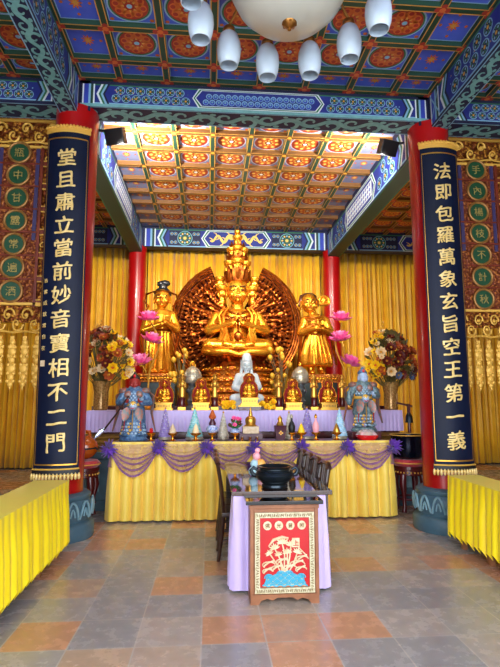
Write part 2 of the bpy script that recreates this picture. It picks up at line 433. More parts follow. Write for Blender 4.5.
def chevron(F, a, H, sgn, l, cols, w):
    for i, m in enumerate(cols):
        x = a + sgn*i*w
        F.poly([(x, 0), (x+sgn*w*1.02, 0), (x+sgn*(w*1.02-H*.22), H/2), (x-sgn*H*.22, H/2)], l, m)
        F.poly([(x-sgn*H*.22, H/2), (x+sgn*(w*1.02-H*.22), H/2), (x+sgn*w*1.02, H), (x, H)], l, m)
def beam_face(F, L, H, kind='scallop', seed=1, light=False):
    rnd = random.Random(seed)
    F.rect(0, L, 0, H, 1, M['blue2'])
    F.rect(0, L, 0, H*.06, 2, M['cyan']); F.rect(0, L, H*.94, H, 2, M['green2'])
    for sgn, a0 in ((1, 0), (-1, L)):
        x = a0
        for w, m in ((.1,'navyp'),(.07,'white'),(.22,'blue'),(.1,'cyan'),(.12,'green'),(.07,'white')):
            q = x + sgn*w*H; F.rect(min(x,q), max(x,q), 0, H, 3, M[m]); x = q
        x += sgn*H*.3
        chevron(F, x, H, sgn, 3, [M['white'], M['green2'], M['cyan'], M['navyp']], H*.1)
        x += sgn*H*.4
        c0 = L*.31 if sgn > 0 else L*.69
        rosette_field(F, min(x,c0)+.02, max(x,c0)-.02, H*.07, H*.93, 3, rnd, kind == 'dragon')
    # cartouche
    def hexa(k):
        a, b, h = L*.31+k, L*.69-k, k
        return [(a, H/2), (a+H*.3, h*.6), (b-H*.3, h*.6), (b, H/2), (b-H*.3, H-h*.6), (a+H*.3, H-h*.6)]
    for k, m in ((-.05*H,'navyp'),(0,'white'),(.06*H,'green2'),(.13*H,'white'),(.18*H,'blue2')): F.poly(hexa(max(k,-.0)+ (0 if k>=0 else 0)), 5+k/H*20, M[m])
    a0, a1 = L*.31+.5*H, L*.69-.5*H
    if kind == 'scallop':
        n = max(3, int((a1-a0)/(H*.32)))
        for j in range(2):
            for i in range(n):
                a = a0 + (i+.5+(.5 if j else 0))*(a1-a0)/(n+.5); b = H*(.3+.3*j)
                F.disc(a, b, H*.15, 11, M['cyan'], 10); F.disc(a, b-.02*H, H*.11, 12, M['blue'], 10); F.disc(a, b, H*.05, 13, M['teal'], 8)
    elif kind == 'dragon':
        for sgn in (1,-1):
            pts = []; c = (a0+a1)/2
            for k in range(41):
                t = k/40; a = c + sgn*(.12+t*((a1-a0)/2-.12)); pts.append((a, H*(.5+.2*sin(t*3.6*pi+.6)*(1-.2*t))))
            F.ribbon(pts, [H*(.2-.12*(k/40)) for k in range(41)], 11, M['goldlight'])
            F.disc(pts[0][0], pts[0][1], H*.17, 11.5, M['goldlight'], 10)
            for k in range(3, 38, 4):
                a, b = pts[k]; F.ribbon([(a,b),(a+sgn*.03,b+H*.14*(1 if k%8<4 else -1)),(a+sgn*.09,b+H*.2*(1 if k%8<4 else -1))], [H*.07,H*.06,.01], 11.8, M['goldlight'])
        F.disc((a0+a1)/2, H/2, H*.11, 12, M['orange'], 12)
    else:
        F.poly([(a0-.1*H,H*.22),(a1+.1*H,H*.22),(a1+.1*H,H*.78),(a0-.1*H,H*.78)], 11, M['white'])
        n = int((a1-a0)/(H*.22))
        for i in range(n):
            for j in range(3):
                a = a0 + (i+.5)*(a1-a0)/n; b = H*(.32+.18*j); q = H*.075
                F.poly([(a-q*1.3,b),(a,b-q),(a+q*1.3,b),(a,b+q)], 12, M['blue' if (i+j)%2 else 'violet2'])
def scroll_under(F, L, W):
    F.rect(0, L, 0, W, 1, M['navyp'])
    F.rect(0, L, 0, W*.06, 2, M['cyan']); F.rect(0, L, W*.94, W, 2, M['cyan'])
    n = max(1, int(L/(W*1.5))); c = L/n
    pts = [(L*k/(n*10), W*(.5+.2*sin(2*pi*k/10))) for k in range(n*10+1)]
    F.ribbon(pts, W*.22, 3, M['teal'])
    for i in range(n*2):
        s = 1 if i%2 == 0 else -1; a = (i+.5)*c/2; b = W*(.5-s*.1)
        sp = [(a + W*.36*(1-t/14)*cos(1.2+s*t*.5)*1.1, b + W*.34*(1-t/14)*sin(1.2+s*t*.5)) for t in range(12)]
        F.ribbon(sp, [W*.19*(1-t/18) for t in range(12)], 4, M['teal'])
        F.disc(a+c*.2, W*(.5+s*.3), W*.13, 5, M['teal'], 7, W*.09); F.disc(a-c*.12, W*(.5+s*.36), W*.1, 5, M['teal'], 7, W*.07)

# coffered ceilings
def coffers(mb, xs, ys, z, kinds, pal, rib=.085, depth=.06, detail=True):
    for i in range(len(xs)-1):
        for j in range(len(ys)-1):
            x0, x1, y0, y1 = xs[i]+rib/2, xs[i+1]-rib/2, ys[j]+rib/2, ys[j+1]-rib/2
            F = Face(mb, ((x0+x1)/2, (y0+y1)/2, z+depth), (1,0,0), (0,1,0), (0,0,-1))
            hx, hy = (x1-x0)/2, (y1-y0)/2
            F.rect(-hx, hx, -hy, hy, 0, M[pal['panel']])
            if not detail: continue
            F.rect(-hx, -hx+.012, -hy, hy, 1, M[pal['line']]); F.rect(hx-.012, hx, -hy, hy, 1, M[pal['line']])
            F.rect(-hx, hx, -hy, -hy+.012, 1, M[pal['line']]); F.rect(-hx, hx, hy-.012, hy, 1, M[pal['line']])
            if kinds(i, j):
                r = min(hx, hy)*.97; ry = hy*.97; rx = hx*.93
                q = ry/r
                F.disc(0, 0, rx, 2, M[pal['ring']], 28, ry); F.disc(0, 0, rx*.92, 3, M[pal['ring2']], 28, ry*.92)
                F.disc(0, 0, rx*.84, 4, M[pal['mid']], 28, ry*.84)
                for k in range(8):
                    a = k*pi/4+.2
                    F.disc(rx*.52*cos(a), ry*.52*sin(a), rx*.25, 5, M[pal['pet']], 10, ry*.25)
                    F.disc(rx*.6*cos(a), ry*.6*sin(a), rx*.12, 6, M[pal['pet2']], 8, ry*.12)
                F.star(0, 0, rx*.4, 8, 7, M[pal.get('core2', pal['pet2'])], ry*.4); F.disc(0, 0, rx*.24, 8, M[pal['mid']], 14, ry*.24); F.disc(0, 0, rx*.13, 9, M[pal['core']], 10, ry*.13)
                for sx in (-1,1):
                    for sy in (-1,1): F.disc(sx*hx*.84, sy*hy*.84, hx*.1, 2, M[pal['pet']], 6, hy*.1)
            else:
                F.star(0, 0, hx*.36, 9, 3, M[pal['pet']], hy*.4); F.star(0, 0, hx*.2, 6, 4, M[pal.get('core2', pal['pet2'])], hy*.22)
                for sx, sy in ((1,0),(-1,0),(0,1),(0,-1)): F.disc(sx*hx*.68, sy*hy*.68, hx*.09, 3, M[pal['pet']], 6, hy*.09)
    X0, X1, Y0, Y1 = xs[0], xs[-1], ys[0], ys[-1]
    for x in xs:
        mb.box(x-rib/2, x+rib/2, Y0, Y1, z, z+depth+.02, M[pal['rib']])
        F = Face(mb, (x, Y0, z), (0,1,0), (1,0,0), (0,0,-1))
        for b in (-1,1): F.rect(0, Y1-Y0, min(b*rib*.5,b*rib*.36), max(b*rib*.5,b*rib*.36), 1, M[pal['edge']])
    for y in ys:
        mb.box(X0, X1, y-rib/2, y+rib/2, z-.004, z+depth+.02, M[pal.get('xrib', pal['rib'])])
        F = Face(mb, (X0, y, z-.004), (1,0,0), (0,1,0), (0,0,-1))
        for b in (-1,1): F.rect(0, X1-X0, min(b*rib*.5,b*rib*.34), max(b*rib*.5,b*rib*.34), 1, M[pal['edge']])
    if detail:
        for x in xs:
            for y in ys:
                F = Face(mb, (x, y, z-.006), (1,0,0), (0,1,0), (0,0,-1))
                for dx, dy in ((.055,0),(-.055,0),(0,.05),(0,-.05)): F.disc(dx, dy, .034, 2, M[pal['node']], 8)
                F.disc(0, 0, .036, 3, M[pal['node2']], 8)
    mb.box(X0-.05, X1+.05, Y0-.05, Y1+.05, z+depth+.021, z+depth+.12, M['wall'])

# ------------------------------------------------------------------ the setting
XW, YB, YF, ZC = 7.6, 12.75, -1.3, 5.72
mb = MB(); mb.box(-XW, XW, YF, YB, -.1, 0, M['floor']); struct('floor', mb, 'large slate floor tiles in grey and terracotta', 'floor')
mb = MB(); mb.box(-30, 30, -40, YF, -.2, -.1, M['ground']); struct('ground', mb, 'pale paved forecourt outside the open hall front', 'ground')
mb = MB(); mb.box(-XW-.2, XW+.2, YB, YB+.2, -.1, 6.2, M['wall']); struct('wall_back', mb, 'back wall behind the gold curtains', 'wall')
for s, n in ((-1,'left'),(1,'right')):
    mb = MB(); mb.box(min(s*XW,s*(XW+.2)), max(s*XW,s*(XW+.2)), YF, YB, -.1, 6.2, M['wall']); struct('wall_'+n, mb, f'brown side wall on the {n} of the hall', 'wall')
mb = MB()
for x0, x1, z0, z1 in ((-XW,-4.6,0,6.2),(4.6,XW,0,6.2),(-4.6,4.6,5.3,6.2)): mb.box(x0, x1, YF-.2, YF, z0, z1, M['wall'])
struct('wall_front', mb, 'front wall around the wide entrance opening', 'wall')

M['redd'] = mat('dark_red_paint', (160,48,38), .6); M['orangd'] = mat('dull_orange_paint', (206,104,46), .6); M['ochred'] = mat('dull_ochre_paint', (206,150,66), .6); M['bluep'] = mat('panel_blue', (78,104,220), .6, c2=(68,92,210), scale=4); M['bluering'] = mat('grey_blue_ring', (150,186,222), .6)
PF = dict(panel='bluep', line='bluering', ring='bluering', ring2='green2', mid='redd', pet='orangd', pet2='redd', core='cyan', rib='green', edge='ochred', node='redd', node2='orangd', core2='ochred')
M['bluep_lit'] = mat('panel_blue_lit', (126,130,160), .6, c2=(112,118,150), scale=6)  # panel blue greyed by the warm lamplight painted into it
PI = dict(panel='bluep_lit', line='ochre', ring='lilac_lit', ring2='redd', mid='bronzep', pet='orange', pet2='goldlight', core='white', rib='green', xrib='brownrib', edge='ochred', node='brownrib', node2='ochre', core2='goldlight')  # same paint as the front ceiling, recoloured as it looks under warm lamps
M['bronzep'] = mat('brown_orange_paint', (136,50,20), .55)
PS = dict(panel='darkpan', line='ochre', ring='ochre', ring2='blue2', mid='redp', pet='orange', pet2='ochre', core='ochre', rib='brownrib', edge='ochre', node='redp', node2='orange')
XS = [-2.34, -1.815, -1.21, -.605, 0, .605, 1.21, 1.815, 2.34]
ysF = [6.12-.36] + [6.12-.36-.56*k for k in range(1, 8)]
ysF = [6.12] + ysF
ysF = sorted(ysF)
mb = MB(); coffers(mb, XS, ysF, ZC, lambda i,j: 0 < i < 7 and j < len(ysF)-2, PF)
struct('ceiling', mb, 'blue coffered ceiling with red and gold roundels over the front of the hall', 'ceiling')
mb = MB(); mb.box(-2.4, 2.4, YF, ysF[0], ZC+.02, ZC+.2, M['blue']); struct('ceiling', mb, 'plain blue ceiling near the entrance', 'ceiling')
ysI = [6.5, 6.79] + [6.79+.575*k for k in range(1, 10)]
mb = MB(); coffers(mb, XS, ysI, ZC, lambda i,j: 0 < i < 7, PI)
struct('ceiling', mb, 'floodlit coffered ceiling with gold roundels above the altar', 'ceiling')
for s in (-1, 1):
    xs = sorted([s*(2.58+.575*k) for k in range(9)])
    mb = MB(); coffers(mb, xs, [6.8+.575*k for k in range(0, 10)], ZC, lambda i,j: True, PS)
    struct('ceiling', mb, f"dim brown coffered ceiling of the {'left' if s<0 else 'right'} aisle behind the gilded screen", 'ceiling')
    mb = MB(); coffers(mb, xs, ysF, ZC, lambda i,j: True, PF)
    struct('ceiling', mb, f"blue coffered ceiling over the {'left' if s<0 else 'right'} side bay", 'ceiling')
    mb = MB(); mb.box(min(s*2.5,s*7.6), max(s*2.5,s*7.6), YF, ysF[0], ZC+.02, ZC+.2, M['blue']); struct('ceiling', mb, f"plain blue side ceiling near the entrance, {'left' if s<0 else 'right'} bay", 'ceiling')

# beams
def beam_obj(mb, label): return struct('beam', mb, label, 'beam')
mb = MB()   # front cross beam
mb.box(-2.32, 2.32, 6.15, 6.5, 5.36, ZC+.1, M['navyp'])
beam_face(Face(mb, (-2.32, 6.15, 5.40), (1,0,0), (0,0,1), (0,-1,0)), 4.64, .27, 'scallop', 3)
F = Face(mb, (-2.32, 6.15, 5.36), (1,0,0), (0,0,1), (0,-1,0)); F.rect(0, 4.64, 0, .04, 2, M['teal'])
scroll_under(Face(mb, (-2.32, 6.15, 5.36), (1,0,0), (0,1,0), (0,0,-1)), 4.64, .35)
F = Face(mb, (2.32, 6.5, 5.40), (-1,0,0), (0,0,1), (0,1,0)); F.rect(0, 4.64, 0, .3, 1, M['blue2'])
beam_obj(mb, 'blue painted cross beam with scalloped centre panel between the front columns')
for s in (-1, 1):
    side = 'left' if s < 0 else 'right'
    x0, x1 = sorted((s*2.5, s*7.6))
    mb = MB(); mb.box(x0, x1, 6.15, 6.5, 5.36, ZC+.1, M['navyp'])
    beam_face(Face(mb, (x0, 6.15, 5.40), (1,0,0), (0,0,1), (0,-1,0)), x1-x0, .27, 'scallop', 5+s)
    scroll_under(Face(mb, (x0, 6.15, 5.36), (1,0,0), (0,1,0), (0,0,-1)), x1-x0, .35)
    beam_obj(mb, f'blue painted cross beam over the {side} gilded screen')
    # hall side beam running to the entrance
    x0, x1 = sorted((s*2.335, s*2.56))
    mb = MB(); mb.box(x0, x1, YF, 6.14, 5.25, ZC+.1, M['navyp'])
    xin = s*2.335
    F = Face(mb, (xin, 6.14, 5.28), (0,-1,0), (0,0,1), (-s,0,0)); beam_face(F, 5.6, .42, 'scallop', 8+s)
    F.ribbon([(.06,.03),(.3,.39)], .022, 9, M['cyan']); F.ribbon([(.06,.39),(.3,.03)], .022, 9.5, M['cyan'])
    F = Face(mb, (s*2.56, 6.14, 5.28), (0,-1,0), (0,0,1), (s,0,0)); beam_face(F, 5.6, .42, 'scallop', 18+s)
    scroll_under(Face(mb, (x0, 6.14, 5.25), (0,-1,0), (1,0,0), (0,0,-1)), 5.0, x1-x0)
    beam_obj(mb, f'{side} painted beam with teal scrolls underneath running towards the entrance')
    # inner side beam from front column to rear column
    x0, x1 = sorted((s*2.27, s*2.56))
    mb = MB(); mb.box(x0, x1, 6.5, 11.9, 5.12, ZC+.1, M['navyp'])
    F = Face(mb, (s*2.27, 6.5, 5.15), (0,1,0), (0,0,1), (-s,0,0)); beam_face(F, 5.4, .52, 'stars', 28+s)
    F = Face(mb, (s*2.56, 6.5, 5.15), (0,1,0), (0,0,1), (s,0,0)); F.rect(0, 5.4, 0, .5, 1, M['blue2'])
    F = Face(mb, (x0, 6.5, 5.12), (0,1,0), (1,0,0), (0,0,-1)); F.rect(0, 5.4, 0, x1-x0, 1, M['green'])
    for b in (0, x1-x0-.02): F.rect(0, 5.4, b, b+.02, 2, M['green2'])
    beam_obj(mb, f'{side} painted side beam with star panels beside the floodlit ceiling')
    # rear beam over side curtain
    x0, x1 = sorted((s*2.5, s*7.6))
    mb = MB(); mb.box(x0, x1, 11.82, 12.1, 5.3, ZC+.1, M['navyp'])
    beam_face(Face(mb, (x0, 11.82, 5.3), (1,0,0), (0,0,1), (0,-1,0)), x1-x0, .42, 'dragon', 45+s)
    beam_obj(mb, f'dim blue rear beam above the {side} aisle curtain')
mb = MB(); mb.box(-2.3, 2.3, 11.82, 12.1, 5.28, ZC+.1, M['navyp'])
beam_face(Face(mb, (-2.25, 11.82, 5.28), (1,0,0), (0,0,1), (0,-1,0)), 4.5, .44, 'dragon', 41)
beam_obj(mb, 'blue rear beam with two gold dragons above the statue')

# columns
def front_column(s):
    side = 'left' if s < 0 else 'right'
    t = thing('column', f"thick red column on a carved stone base at the {side} front of the altar", 'column', (s*2.39, 6.35, 0), kind='structure')
    mb = MB(); mb.cyl((0,0,.45), (0,0,5.36), .266, M['red'], seg=40); mb.box(-.2,.2,-.2,.2,5.3,5.74,M['navyp']); obj('shaft', mb, t)
    mb = MB()
    mb.lathe([(.4,0),(.41,.03),(.41,.15),(.39,.18),(.35,.2),(.35,.22),(.375,.26),(.385,.33),(.37,.4),(.345,.44),(.36,.46),(.36,.49),(.32,.52),(.26,.52)], M['stone'], seg=48)
    for k in range(14):
        a0 = 2*pi*k/14; pts = []
        for q in range(13):
            u = -1+2*q/12; w = (1-abs(u)**2.2); a = a0 + u*.2
            z = .24 + .19*w; r = .38 + .015*sin((z-.24)*14)
            pts.append((r*cos(a), r*sin(a), z))
        mb.tube(pts, .015, M['stone_light'], 6)
        pts = [(.392*cos(a0+u*.07), .392*sin(a0+u*.07), .27+.09*(1-u*u)) for u in (-1,-.5,0,.5,1)]
        mb.tube(pts, .011, M['stone_light'], 6)
    obj('base', mb, t)
for s in (-1, 1): front_column(s)
for s in (-1, 1):
    t = thing('column', f"slim red column behind the {'left' if s<0 else 'right'} attendant statue", 'column', (s*2.39, 11.97, 0), kind='structure')
    mb = MB(); mb.cyl((0,0,.2), (0,0,5.3), .21, M['red'], seg=32); mb.box(-.15,.15,-.14,.14,5.28,5.74,M['navyp']); obj('shaft', mb, t)
    mb = MB(); mb.lathe([(.3,0),(.31,.1),(.27,.14),(.29,.2),(.22,.25)], M['stone'], seg=32); obj('base', mb, t)

mb = MB(); mb.box(-XW-.4, XW+.4, YF-.3, YB+.3, 6.2, 6.4, M['wall']); struct('sun_block_slab', mb, 'unseen roof slab added to stop sun leaks above the coffered ceilings', 'roof')  # unseen slab added to keep sunlight out of the ceiling gaps
# raised stone altar at the back
mb = MB(); mb.box(-2.75, 2.75, 7.75, 11.6, 0, .82, M['stone'])
mb.box(-2.8, 2.8, 7.7, 11.6, 0, .14, M['stone']); mb.box(-2.8, 2.8, 7.7, 11.6, .74, .84, M['stone'])
for k in range(8):
    x = -2.5+k*.71; mb.box(x-.28, x+.28, 7.735, 7.76, .26, .62, M['stone_light'])
struct('altar_platform', mb, 'blue grey carved stone platform under the rear altar', 'platform', bevel=.01)
mb = MB(); mb.box(-2.6, 2.6, 8.75, 11.6, .84, 1.5, M['darkred']); struct('altar_platform', mb, 'dark red upper step carrying the large gilded statues', 'platform')

# couplet boards
def couplet(s, text, side_note):
    side = 'left' if s < 0 else 'right'
    t = thing('couplet_board', f'tall navy board with gold writing on the {side} front column', 'couplet board', (s*2.39+(.03 if s<0 else .0), 6.43, 0))
    if s < 0: t.rotation_euler = (0, -.010, 0)
    R = .44; A = math.asin(.255/R)
    def cur(mb, r, a0, a1, z0, z1, th, m, n=20):
        def fn(u, v):
            a = a0+(a1-a0)*u; return (r*sin(a), -r*cos(a), z0+(z1-z0)*v)
        o = len(mb.v)
        mb.grid(fn, n, 1, m)
        mb.grid(lambda u, v: ((r-th)*sin(a1-(a1-a0)*u), -(r-th)*cos(a1-(a1-a0)*u), z0+(z1-z0)*v), n, 1, m)
        for z, fl in ((z0,1),(z1,-1)):
            q = [(r*sin(a0+(a1-a0)*k/n), -r*cos(a0+(a1-a0)*k/n), z) for k in range(n+1)]; w = [((r-th)*sin(a0+(a1-a0)*k/n), -(r-th)*cos(a0+(a1-a0)*k/n), z) for k in range(n+1)]
            mb.add(q+w, [((k,k+1,n+2+k,n+1+k) if fl<0 else (k,n+1+k,n+2+k,k+1)) for k in range(n)], m)
        for a in (a0,a1):
            q = [(rr*sin(a), -rr*cos(a), z) for rr in (r, r-th) for z in (z0,z1)]
            mb.add(q, [(0,1,3,2) if a==a0 else (0,2,3,1)], m)
    mb = MB(); cur(mb, R, -A, A, .8, 4.92, .035, M['navy']); obj('panel', mb, t)
    mb = MB()
    for sg in (-1,1): cur(mb, R+.004, sg*(A-.05)-.008, sg*(A-.05)+.008, .87, 4.83, .006, M['gold_pale'], 2)
    for z in (.87, 4.83): cur(mb, R+.004, -A+.05, A-.05, z-.008, z+.008, .006, M['gold_pale'])
    obj('border_line', mb, t)
    for z0, z1, n in ((4.86, 4.98, 'top_band'), (.7, .83, 'bottom_band')):
        mb = MB(); cur(mb, R+.012, -A-.02, A+.02, z0+.05, z1, .05, M['gold_paint'] if n=='top_band' else M['black'])
        for k in range(15):
            a = -A + 2*A*k/14
            if n == 'top_band':
                mb.ell(((R+.012)*sin(a), -(R+.012)*cos(a), z1), (.02,.02,.024), M['gold_paint'], 8, 6)
            else:
                mb.ell(((R+.016)*sin(a), -(R+.016)*cos(a), z0+.035), (.017,.016,.042), M['gold_char'], 8, 6)
        for z in (z0+.05, z1-.01):
            mb.tube([((R+.012)*sin(-A+2*A*k/16), -(R+.012)*cos(-A+2*A*k/16), z) for k in range(17)], .01, M['gold_paint'], 6)
        obj(n, mb, t)
    for k, ch in enumerate(text):
        me = glyph(ch, .235, .008, M['gold_char'], rise=.13, off=.016, curve=R, wide=1.06)
        obj('character', me, t, (.005, -R-.006, 4.577-.2886*k))
    if side_note:
        for k, ch in enumerate('香雲成就常自在'):
            a = -.44; obj('small_character', glyph(ch, .06, .006, M['gold_char'], off=0, vox=.035), t, (R*sin(a), -R*cos(a)-.006, 3.02-.135*k), rot=(0,0,a))
        mb = MB(); mb.box(-.03,.03,-.006,.0,-.035,.035,M['cream']); obj('seal', mb, t, (R*sin(-.44), -R*cos(-.44)-.003, 2.03), rot=(0,0,-.44))
couplet(-1, '堂且肅立當前妙音寶相不二門', True)
couplet(1, '法即包羅萬象玄旨空王第一義', False)

# gilded hanging screens
def screen(s, chars):
    side = 'left' if s < 0 else 'right'
    t = thing('carved_screen', f'carved gilded hanging screen with green roundels on the {side}, beside the couplet board', 'carved screen', (s*3.2, 6.62, 0))
    X0, X1 = (-2.2, .5) if s < 0 else (-.5, 2.2)
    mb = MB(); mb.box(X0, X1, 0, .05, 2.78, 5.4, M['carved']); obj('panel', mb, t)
    rnd = random.Random(11)
    mb = MB()
    for x in (X0, -.3, .3, X1): mb.box(x-.02, x+.02, -.035, .0, 2.8, 5.0, M['redgold'])
    for z in (5.0, 5.38, 2.84): mb.box(X0, X1, -.035, 0, z-.018, z+.018, M['gold_paint'])
    for k in range(7):
        z = 5.06-.318*(k+1)+.02
        mb.box(-.3, .3, -.03, 0, z-.012, z+.012, M['redgold'])
        for a, b in ((X0, -.32), (.32, X1)):
            mb.box(a, b, -.04, 0, z+.03, z+.045, M['gold_paint']); mb.box(a, b, -.04, 0, z-.045, z-.03, M['gold_paint'])
            mb.box(a, b, -.03, 0, z-.03, z+.03, M['redgold'])
    mb.box(-.285,.285,-.012,0,2.86,4.98,M['carved_red'])
    obj('frame', mb, t, bevel=.004)
    mb = MB()
    for x in (-.24, .24): mb.box(x-.025, x+.025, -.022, 0, 3.7, 4.98, M['violet'])
    obj('violet_strip', mb, t)
    # carved leaf scrolls on the head band and the lower apron
    mb = MB()
    for z0, z1, n, r in ((5.03, 5.36, 16, .016), (2.44, 2.82, 24, .014)):
        for i in range(n):
            x = X0 + (i+.5)*(X1-X0)/n; sg = 1 if i%2 else -1; zc = (z0+z1)/2 + sg*(z1-z0)*.16
            pts = [(x + (.075-.005*q)*cos(q*.62*sg), -.03-.004*q, zc + (.1-.007*q)*sin(q*.62*sg)) for q in range(12)]
            mb.tube(pts, [r*(1-.04*q) for q in range(12)], M['gold_paint'], 6)
            mb.ell((x, -.045, zc), (.026,.02,.026), M['gold_paint'], 8, 6)
        pts = [(X0+(X1-X0)*k/60, -.03, z0+.02+.02*abs(sin(k*.5))) for k in range(61)]
        mb.tube(pts, .014, M['gold_paint'], 6)
    mb.box(X0, X1, 0, .03, 2.6, 2.78, M['carved'])
    for i in range(44):   # scroll infill of the side panels
        x = rnd.uniform(.37, X1-.06) if (rnd.random() < (X1-.3)/(X1-X0-.6)) else rnd.uniform(X0+.06, -.37)
        z = 5.0-.318*(rnd.randrange(7)+.5) + rnd.uniform(-.07,.07)
        mb.tube([(x+.05*cos(q), -.02, z+.05*sin(q)*(1-.1*q)) for q in range(6)], .01, M['gold_paint'], 5)
    obj('leaf_scroll', mb, t)
    for k, ch in enumerate(chars):
        z = 4.91-.318*k
        mb = MB()
        mb.tube([(.14*cos(2*pi*q/28), -.035, .14*sin(2*pi*q/28)) for q in range(28)], .018, M['dullrim'], 8, closed=True)
        mb.tube([(0,-.036,0),(0,-.012,0)], [.135,.135], M['medgreen'], 28)
        md = obj('medallion', mb, t, (0,0,z))
        obj('character', glyph(ch, .14, .008, M['dullgold'], off=.005, rise=0, vox=.03), md, (0,-.04,0))
    # pendants
    mb = MB()
    mb.bar((0,0,0),(0,0,-.2),.05,.025,M['gold_paint'])
    for z, r in ((-.08,.04),(-.2,.055),(-.31,.045),(-.42,.06),(-.53,.045),(-.62,.036)): mb.ell((0,0,z), (r,.022,r*1.1), M['gold_paint'], 10, 6)
    for z in (-.14,-.26,-.37,-.48,-.58):
        for sg in (-1,1): mb.ell((sg*.035,0,z), (.022,.016,.03), M['gold_paint'], 8, 5)
    mb.bar((0,0,-.2),(0,0,-.66),.018,.018,M['gold_paint']); mb.lathe([(.001,-.7),(.016,-.67),(.008,-.62)], M['gold_paint'], seg=8)
    pm = mb.mesh('pendant'); n = int((X1-X0)/.155)
    for k in range(n):
        obj('pendant', pm, t, (X0+.08+k*.155, .0, 2.42))
screen(-1, '瓶中甘露常遍洒')
screen(1, '手內楊枝不計秋')

# curtains on the back wall
def curtain(x0, x1, label, seed, y=12.45, z0=.03, z1=5.5):
    rnd = random.Random(seed); ph = [rnd.uniform(0,6) for _ in range(6)]
    n = int((x1-x0)/.012)
    def fn(u, v):
        x = x0+(x1-x0)*u
        w = 2*abs(sin(x*19+1.2*sin(x*5+ph[0])+ph[1]))**.55 - 1 + .5*sin(x*9+ph[2]) + .25*sin(x*67+ph[3])
        a = -.055 - .02*(1-v)
        return (x + .01*sin(v*3+x*9), y + a*w + .012*sin(v*5+x*4), z0+(z1-z0)*v)
    mb = MB(); mb.grid(fn, n, 6, M['curtain'])
    return tag(obj('curtain', mb, solid=.004), label, 'curtain')
curtain(-2.2, .0, 'bright gold pleated curtain behind the left half of the big statue', 1)
curtain(.02, 2.2, 'bright gold pleated curtain behind the right half of the big statue', 2)
curtain(-7.5, -2.22, 'gold pleated curtain in the left aisle behind the flower vase', 3)
curtain(2.22, 7.5, 'gold pleated curtain in the right aisle behind the flower vase', 4)

# ------------------------------------------------------------------ the great gilded statue
def face_features(mb, c, w, m, d=-1):
    # brow, nose, lids, lips, chin and long ears on a head of half-width w centred at c, looking to -Y
    x, y, z = c
    mb.caps((x,y-w*1.03,z+.18*w), (x,y-w*1.2,z-.3*w), .06*w, .13*w, m, 8)
    for s in (-1,1):
        mb.ell((x+s*.42*w, y-.93*w, z+.08*w), (.25*w,.12*w,.085*w), m, 10, 6)
        mb.caps((x+s*.14*w, y-1.04*w, z+.3*w), (x+s*.66*w, y-.84*w, z+.3*w), .05*w, .04*w, m, 6)
        mb.ell((x+s*1.02*w, y+.05*w, z-.1*w), (.13*w,.22*w,.55*w), m, 10, 8)
        mb.ell((x+s*.5*w, y-.72*w, z-.35*w), (.3*w,.28*w,.3*w), m, 10, 6)
    mb.ell((x, y-1.0*w, z-.55*w), (.25*w,.13*w,.06*w), m, 10, 6); mb.ell((x, y-.98*w, z-.66*w), (.19*w,.13*w,.06*w), m, 10, 6)
    mb.ell((x, y-.8*w, z-.9*w), (.24*w,.24*w,.2*w), m, 10, 6)
def head(mb, c, w, m):
    x, y, z = c
    mb.ell((x,y,z+.15*w), (w,1.05*w,1.2*w), m, 20, 14); mb.ell((x,y-.15*w,z-.45*w), (.8*w,.8*w,.75*w), m, 16, 10)
    face_features(mb, c, w, m)
def hand(mb, wrist, d, n, L, m, curl=.25):
    # palm with four unequal bent fingers and a thumb leaving the side
    w = Vector(wrist); d = Vector(d).normalized(); n = Vector(n); n = (n-d*n.dot(d)).normalized(); s = d.cross(n)
    pl = L*.5
    for k in range(4):
        a = w + s*L*(.15-.1*k)*.7; b = w + d*pl + s*L*(.15-.1*k)
        mb.caps(a, b, L*.09, L*.085, m, 8)
        l = L*(.4,.46,.43,.33)[k]; mid = b + d*l*.55 - n*l*curl*.3; end = mid + d*l*.45 - n*l*curl
        mb.caps(b, mid, L*.06, L*.055, m, 6); mb.caps(mid, end, L*.055, L*.042, m, 6)
    tb = w + d*pl*.25 + s*L*.17; tm = tb + (d*.6+s*.6-n*.3)*L*.25
    mb.caps(tb, tm, L*.075, L*.06, m, 6); mb.caps(tm, tm+(d*.9-n*.3)*L*.2, L*.058, L*.045, m, 6)

G = M['gold']
def paint_face(t, c, w, dark=None, lip=None):
    # painted brows, downcast eyes and lips lying on the face
    x, y, z = c; dk = dark or M['facepaint']
    for s in (-1,1):
        mb = MB(); mb.tube([(x+s*a*w, y-b*w, z+e*w) for a,b,e in ((.13,1.1,.3),(.4,1.06,.38),(.72,.86,.3))], w*.045, dk, 6); obj('eyebrow', mb, t)
        mb = MB(); mb.tube([(x+s*a*w, y-b*w, z+e*w) for a,b,e in ((.17,1.07,.07),(.42,1.06,.01),(.66,.93,.08))], [w*.03,w*.06,w*.03], dk, 6); obj('eye', mb, t)
    mb = MB(); mb.tube([(x-.2*w,y-1.03*w,z-.57*w),(x,y-1.14*w,z-.585*w),(x+.2*w,y-1.03*w,z-.57*w)], [w*.03,w*.06,w*.03], lip or M['lippaint'], 6); obj('lips', mb, t)
def lotus_throne(mb, r, z0, z1, n, m, c=(0,0), dz=1):
    h = z1-z0
    mb.lathe([(r*.86,z0),(r*.95,z0+h*.2),(r*.8,z0+h*.5),(r*.92,z1-.02),(r*.9,z1)], m, c=c, seg=36)
    for row, (zz, rr, up) in enumerate(((z0+h*.42, r*.8, 1), (z0+h*.46, r*.84, 1), (z0+h*.4, r*.82, -1))):
        for k in range(n):
            a = 2*pi*(k+.5*(row%2))/n
            d = (cos(a)*.75, sin(a)*.75, up*.75)
            mb.petal((c[0]+rr*cos(a), c[1]+rr*sin(a), zz), d, (-cos(a)*up,-sin(a)*up,1), h*.72, h*.3, m, cup=.2, seg=4)

